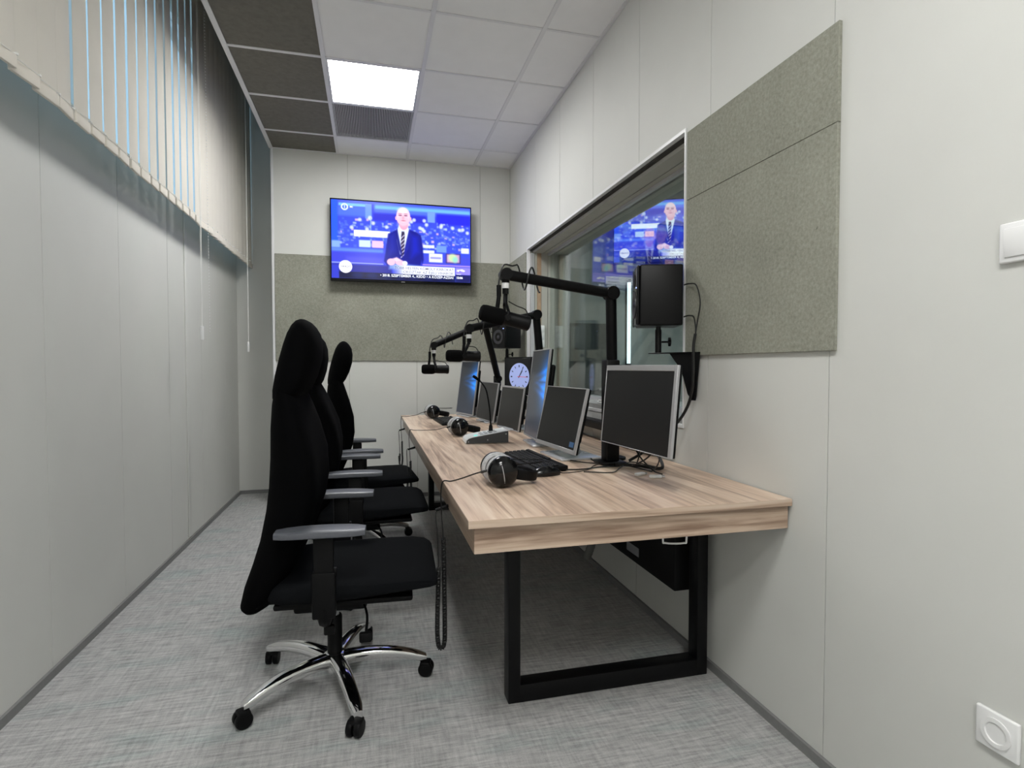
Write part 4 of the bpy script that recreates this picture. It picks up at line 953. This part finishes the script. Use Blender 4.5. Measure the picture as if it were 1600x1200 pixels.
gn.tube(spline([(.145, .085, .09), (.140, .085, .17), (.128, .085, .25), (.115, .085, .295), (.085, .085, .335), (.062, .085, .352)], 8), .0042, 8); gn.build('gooseneck', 'black_plastic', ic)
MB().tube([(.085, .085, .335), (.062, .085, .352), (.048, .085, .362)], [.006, .0085, .0075], 12).build('capsule', 'foam', ic)

# loose cables on the desk
def cable(label, pts, r=.0028, m='cable', nm='cable', group='loose cables lying behind the near monitors'):
    tag(MB().tube(spline(pts, 8), r, 6).build(nm, m), label, 'cable', group)
z = DZ+.004
LB = 'black cable lying on the desk at the foot of the black post'
cable('thin black cable running from the keyboard to the foot of the post', [(.70, 2.10, z), (.80, 2.07, z), (.90, 2.10, z), (.99, 2.10, z)], .003)
cable('black cable curving round the post foot toward the free-hanging monitor', [(.93, 2.50, z), (.95, 2.34, z+.004), (.94, 2.25, z), (1.0, 2.12, z+.004), (1.06, 1.96, z)], .003)
cable('thin black cable lying on the base of the stickered monitor', [(.86, 2.46, z), (.84, 2.30, z), (.90, 2.20, z), (.97, 2.12, z+.006)], .0025)
cable('thin black cable bending in front of the post foot', [(.80, 2.02, z), (.90, 1.98, z), (.97, 2.05, z+.004), (1.05, 2.11, z+.012), (1.13, 2.0, z)], .0025)
cable('thick black cable lying behind the foot of the black post', [(.97, 2.10, z+.008), (1.04, 2.04, z+.010), (1.11, 1.98, z+.006), (1.15, 2.06, z+.03), (1.16, 2.12, z+.06)], .007)
LV = 'black cable dropping from the back of the free-hanging monitor'
cable(LV, [(.972, 1.90, .93), (.99, 1.93, .84), (1.02, 2.01, .785), (1.06, 2.06, z+.01)], .003, group='cables dropping behind the near monitor')
cable(LV, [(.975, 1.82, .93), (1.0, 1.86, .85), (1.0, 1.98, .79), (1.03, 2.08, z+.008)], .0032, group='cables dropping behind the near monitor')
cable(LV, [(.972, 1.96, .92), (.985, 1.93, .84), (1.02, 1.88, .785), (1.07, 1.90, z)], .003, group='cables dropping behind the near monitor')
cable(LV, [(.972, 1.74, .92), (1.0, 1.80, .83), (1.03, 1.90, .78), (1.08, 1.99, z+.004)], .0028, group='cables dropping behind the near monitor')
for k, (x, y, a) in enumerate(((.985, 1.915, 20), (1.02, 1.86, -15))):
    p = thing('cable_adapter', 'small white cable adapter on desk under the free-hanging monitor', 'adapter', (x, y, DZ), R(a), 'white cable adapters')
    MB().rbox(-.022, .022, -.009, .009, 0, .011, .003, 2).build('shell', 'white_plastic', p); MB().rbox(.022, .034, -.006, .006, .002, .009, .001, 1).build('connector', 'silver_base', p)
wl_ = []
for k in range(60):
    a = k/59*2*math.pi*2.6; wl_.append((1.335+.035*math.cos(a), 2.95+.16*math.sin(a)+.02*math.sin(a*.4), WZ0+.034+.010*(math.sin(a*1.3)**2)+.0002*k))
tag(MB().tube(wl_, .0035, 6).build('white_cable', 'cable_white'), 'coil of white cable lying on the studio window ledge', 'cable')

# ------------------------------------------------------------------ control room seen through the glass
CX1, CY0, CY1, CZ = 4.9, .4, 5.9, 3.25
wc = struct(MB().box(XW, CX1, CY1, CY1+.12, 0, CZ).build('wall_control_back', 'ctrl_wall'))
struct(MB().box(CX1, CX1+.1, CY0-.1, CY1+.12, 0, CZ).build('wall_control_far', 'ctrl_wall'))
struct(MB().box(XW+.001, CX1, CY0-.1, CY0, 0, CZ).build('wall_control_front', 'ctrl_wall'))
struct(MB().box(XW+.001, CX1+.1, CY0-.1, CY1+.12, CZ, CZ+.1).build('ceiling_control', 'tile_white'))
struct(MB().box(XW+.0005, XW+.02, WY1+.02, CY1, 0, CZ).box(XW+.0005, XW+.02, CY0, WY0-.02, 0, CZ).box(XW+.0005, XW+.02, WY0-.02, WY1+.02, WZ1+.02, CZ).box(XW+.0005, XW+.02, WY0-.02, WY1+.02, 0, WZ0-.02).build('wall_control_near', 'ctrl_wall'))
tag(MB().rbox(2.165, 2.72, CY1-.03, CY1-.0005, .55, 1.66, .003, 1).build('acoustic_panel', 'ctrl_panel'), 'dark acoustic board in the control room behind the glass', 'acoustic panel')
cl = ceiling_light(2.6, 3.2, 2.6, 3.2, CZ-.012, 'square ceiling panel lighting the control room behind the glass', 'panel_diffuser_dim')
lt = thing('light_tube', 'bright upright light tube in the control room behind the glass', 'lamp', (2.86, CY1-.05, 1.18))
MB().cyl((0, 0, .03), (0, 0, .95), .021, 14).build('tube', 'tube_glow', lt); MB().cyl((0, 0, 0), (0, 0, .03), .027, 14).cyl((0, 0, .95), (0, 0, .98), .027, 14).rbox(-.02, .02, .02, .05, .0, .98, .003, 1).build('fitting', 'ctrl_dark', lt)
cd = thing('control_desk', 'pale control room desk beyond the studio glass', 'desk', (1.72, 2.0, 0))
MB().rbox(0, .9, 0, 3.2, .84, .87, .003, 1).build('desk_top', 'ctrl_top', cd)
for x in (.05, .82):
    for y in (.1, 3.05): MB().rbox(x, x+.05, y, y+.05, 0, .839, .003, 1).build('leg', 'ctrl_dark', cd)
mx = thing('mixing_console', 'dark mixing console on the control room desk beyond the glass', 'mixer', (1.95, 4.1, .87))
MB().prism([(0, 0), (.5, 0), (.5, .16), (.44, .16), (0, .06)], 0, .8).build('console_body', 'ctrl_dark', mx)
for k in range(10): MB().rbox(.10, .16, .06+k*.07, .075+k*.07, .084, .105, .002, 1).build('fader', 'silver_plastic', mx)
dl = thing('desk_lamp', 'small arched lamp with glowing head on the control room desk', 'lamp', (2.25, 5.0, .87))
MB().lathe([(.06, 0), (.06, .015), (.02, .02)], 18).tube(spline([(0, 0, .02), (-.01, 0, .18), (-.02, .0, .26), (.06, 0, .32), (.13, 0, .27)], 6), .012, 8).build('stem', 'grey_line', dl)
MB().cyl((.13, 0, .27), (.13, 0, .15), .024, 14).build('lamp_head', 'led_white', dl)
for k, (x, y, a) in enumerate(((2.45, 3.15, 75), (2.5, 2.45, 80))):
    t = thing('control_monitor', 'dark monitor standing on the control room desk beyond the glass', 'monitor', (x, y, .87), R(a), 'control room monitors')
    MB().rbox(-.26, .26, 0, .03, .08, .40, .006, 2).build('housing', 'ctrl_dark', t); MB().rbox(-.25, .25, -.003, .001, .09, .39, .001, 1).build('screen', 'screen_off', t); MB().rbox(-.03, .03, .02, .05, .01, .2, .004, 1).rbox(-.12, .12, -.06, .10, 0, .012, .003, 1).build('stand', 'ctrl_dark', t)
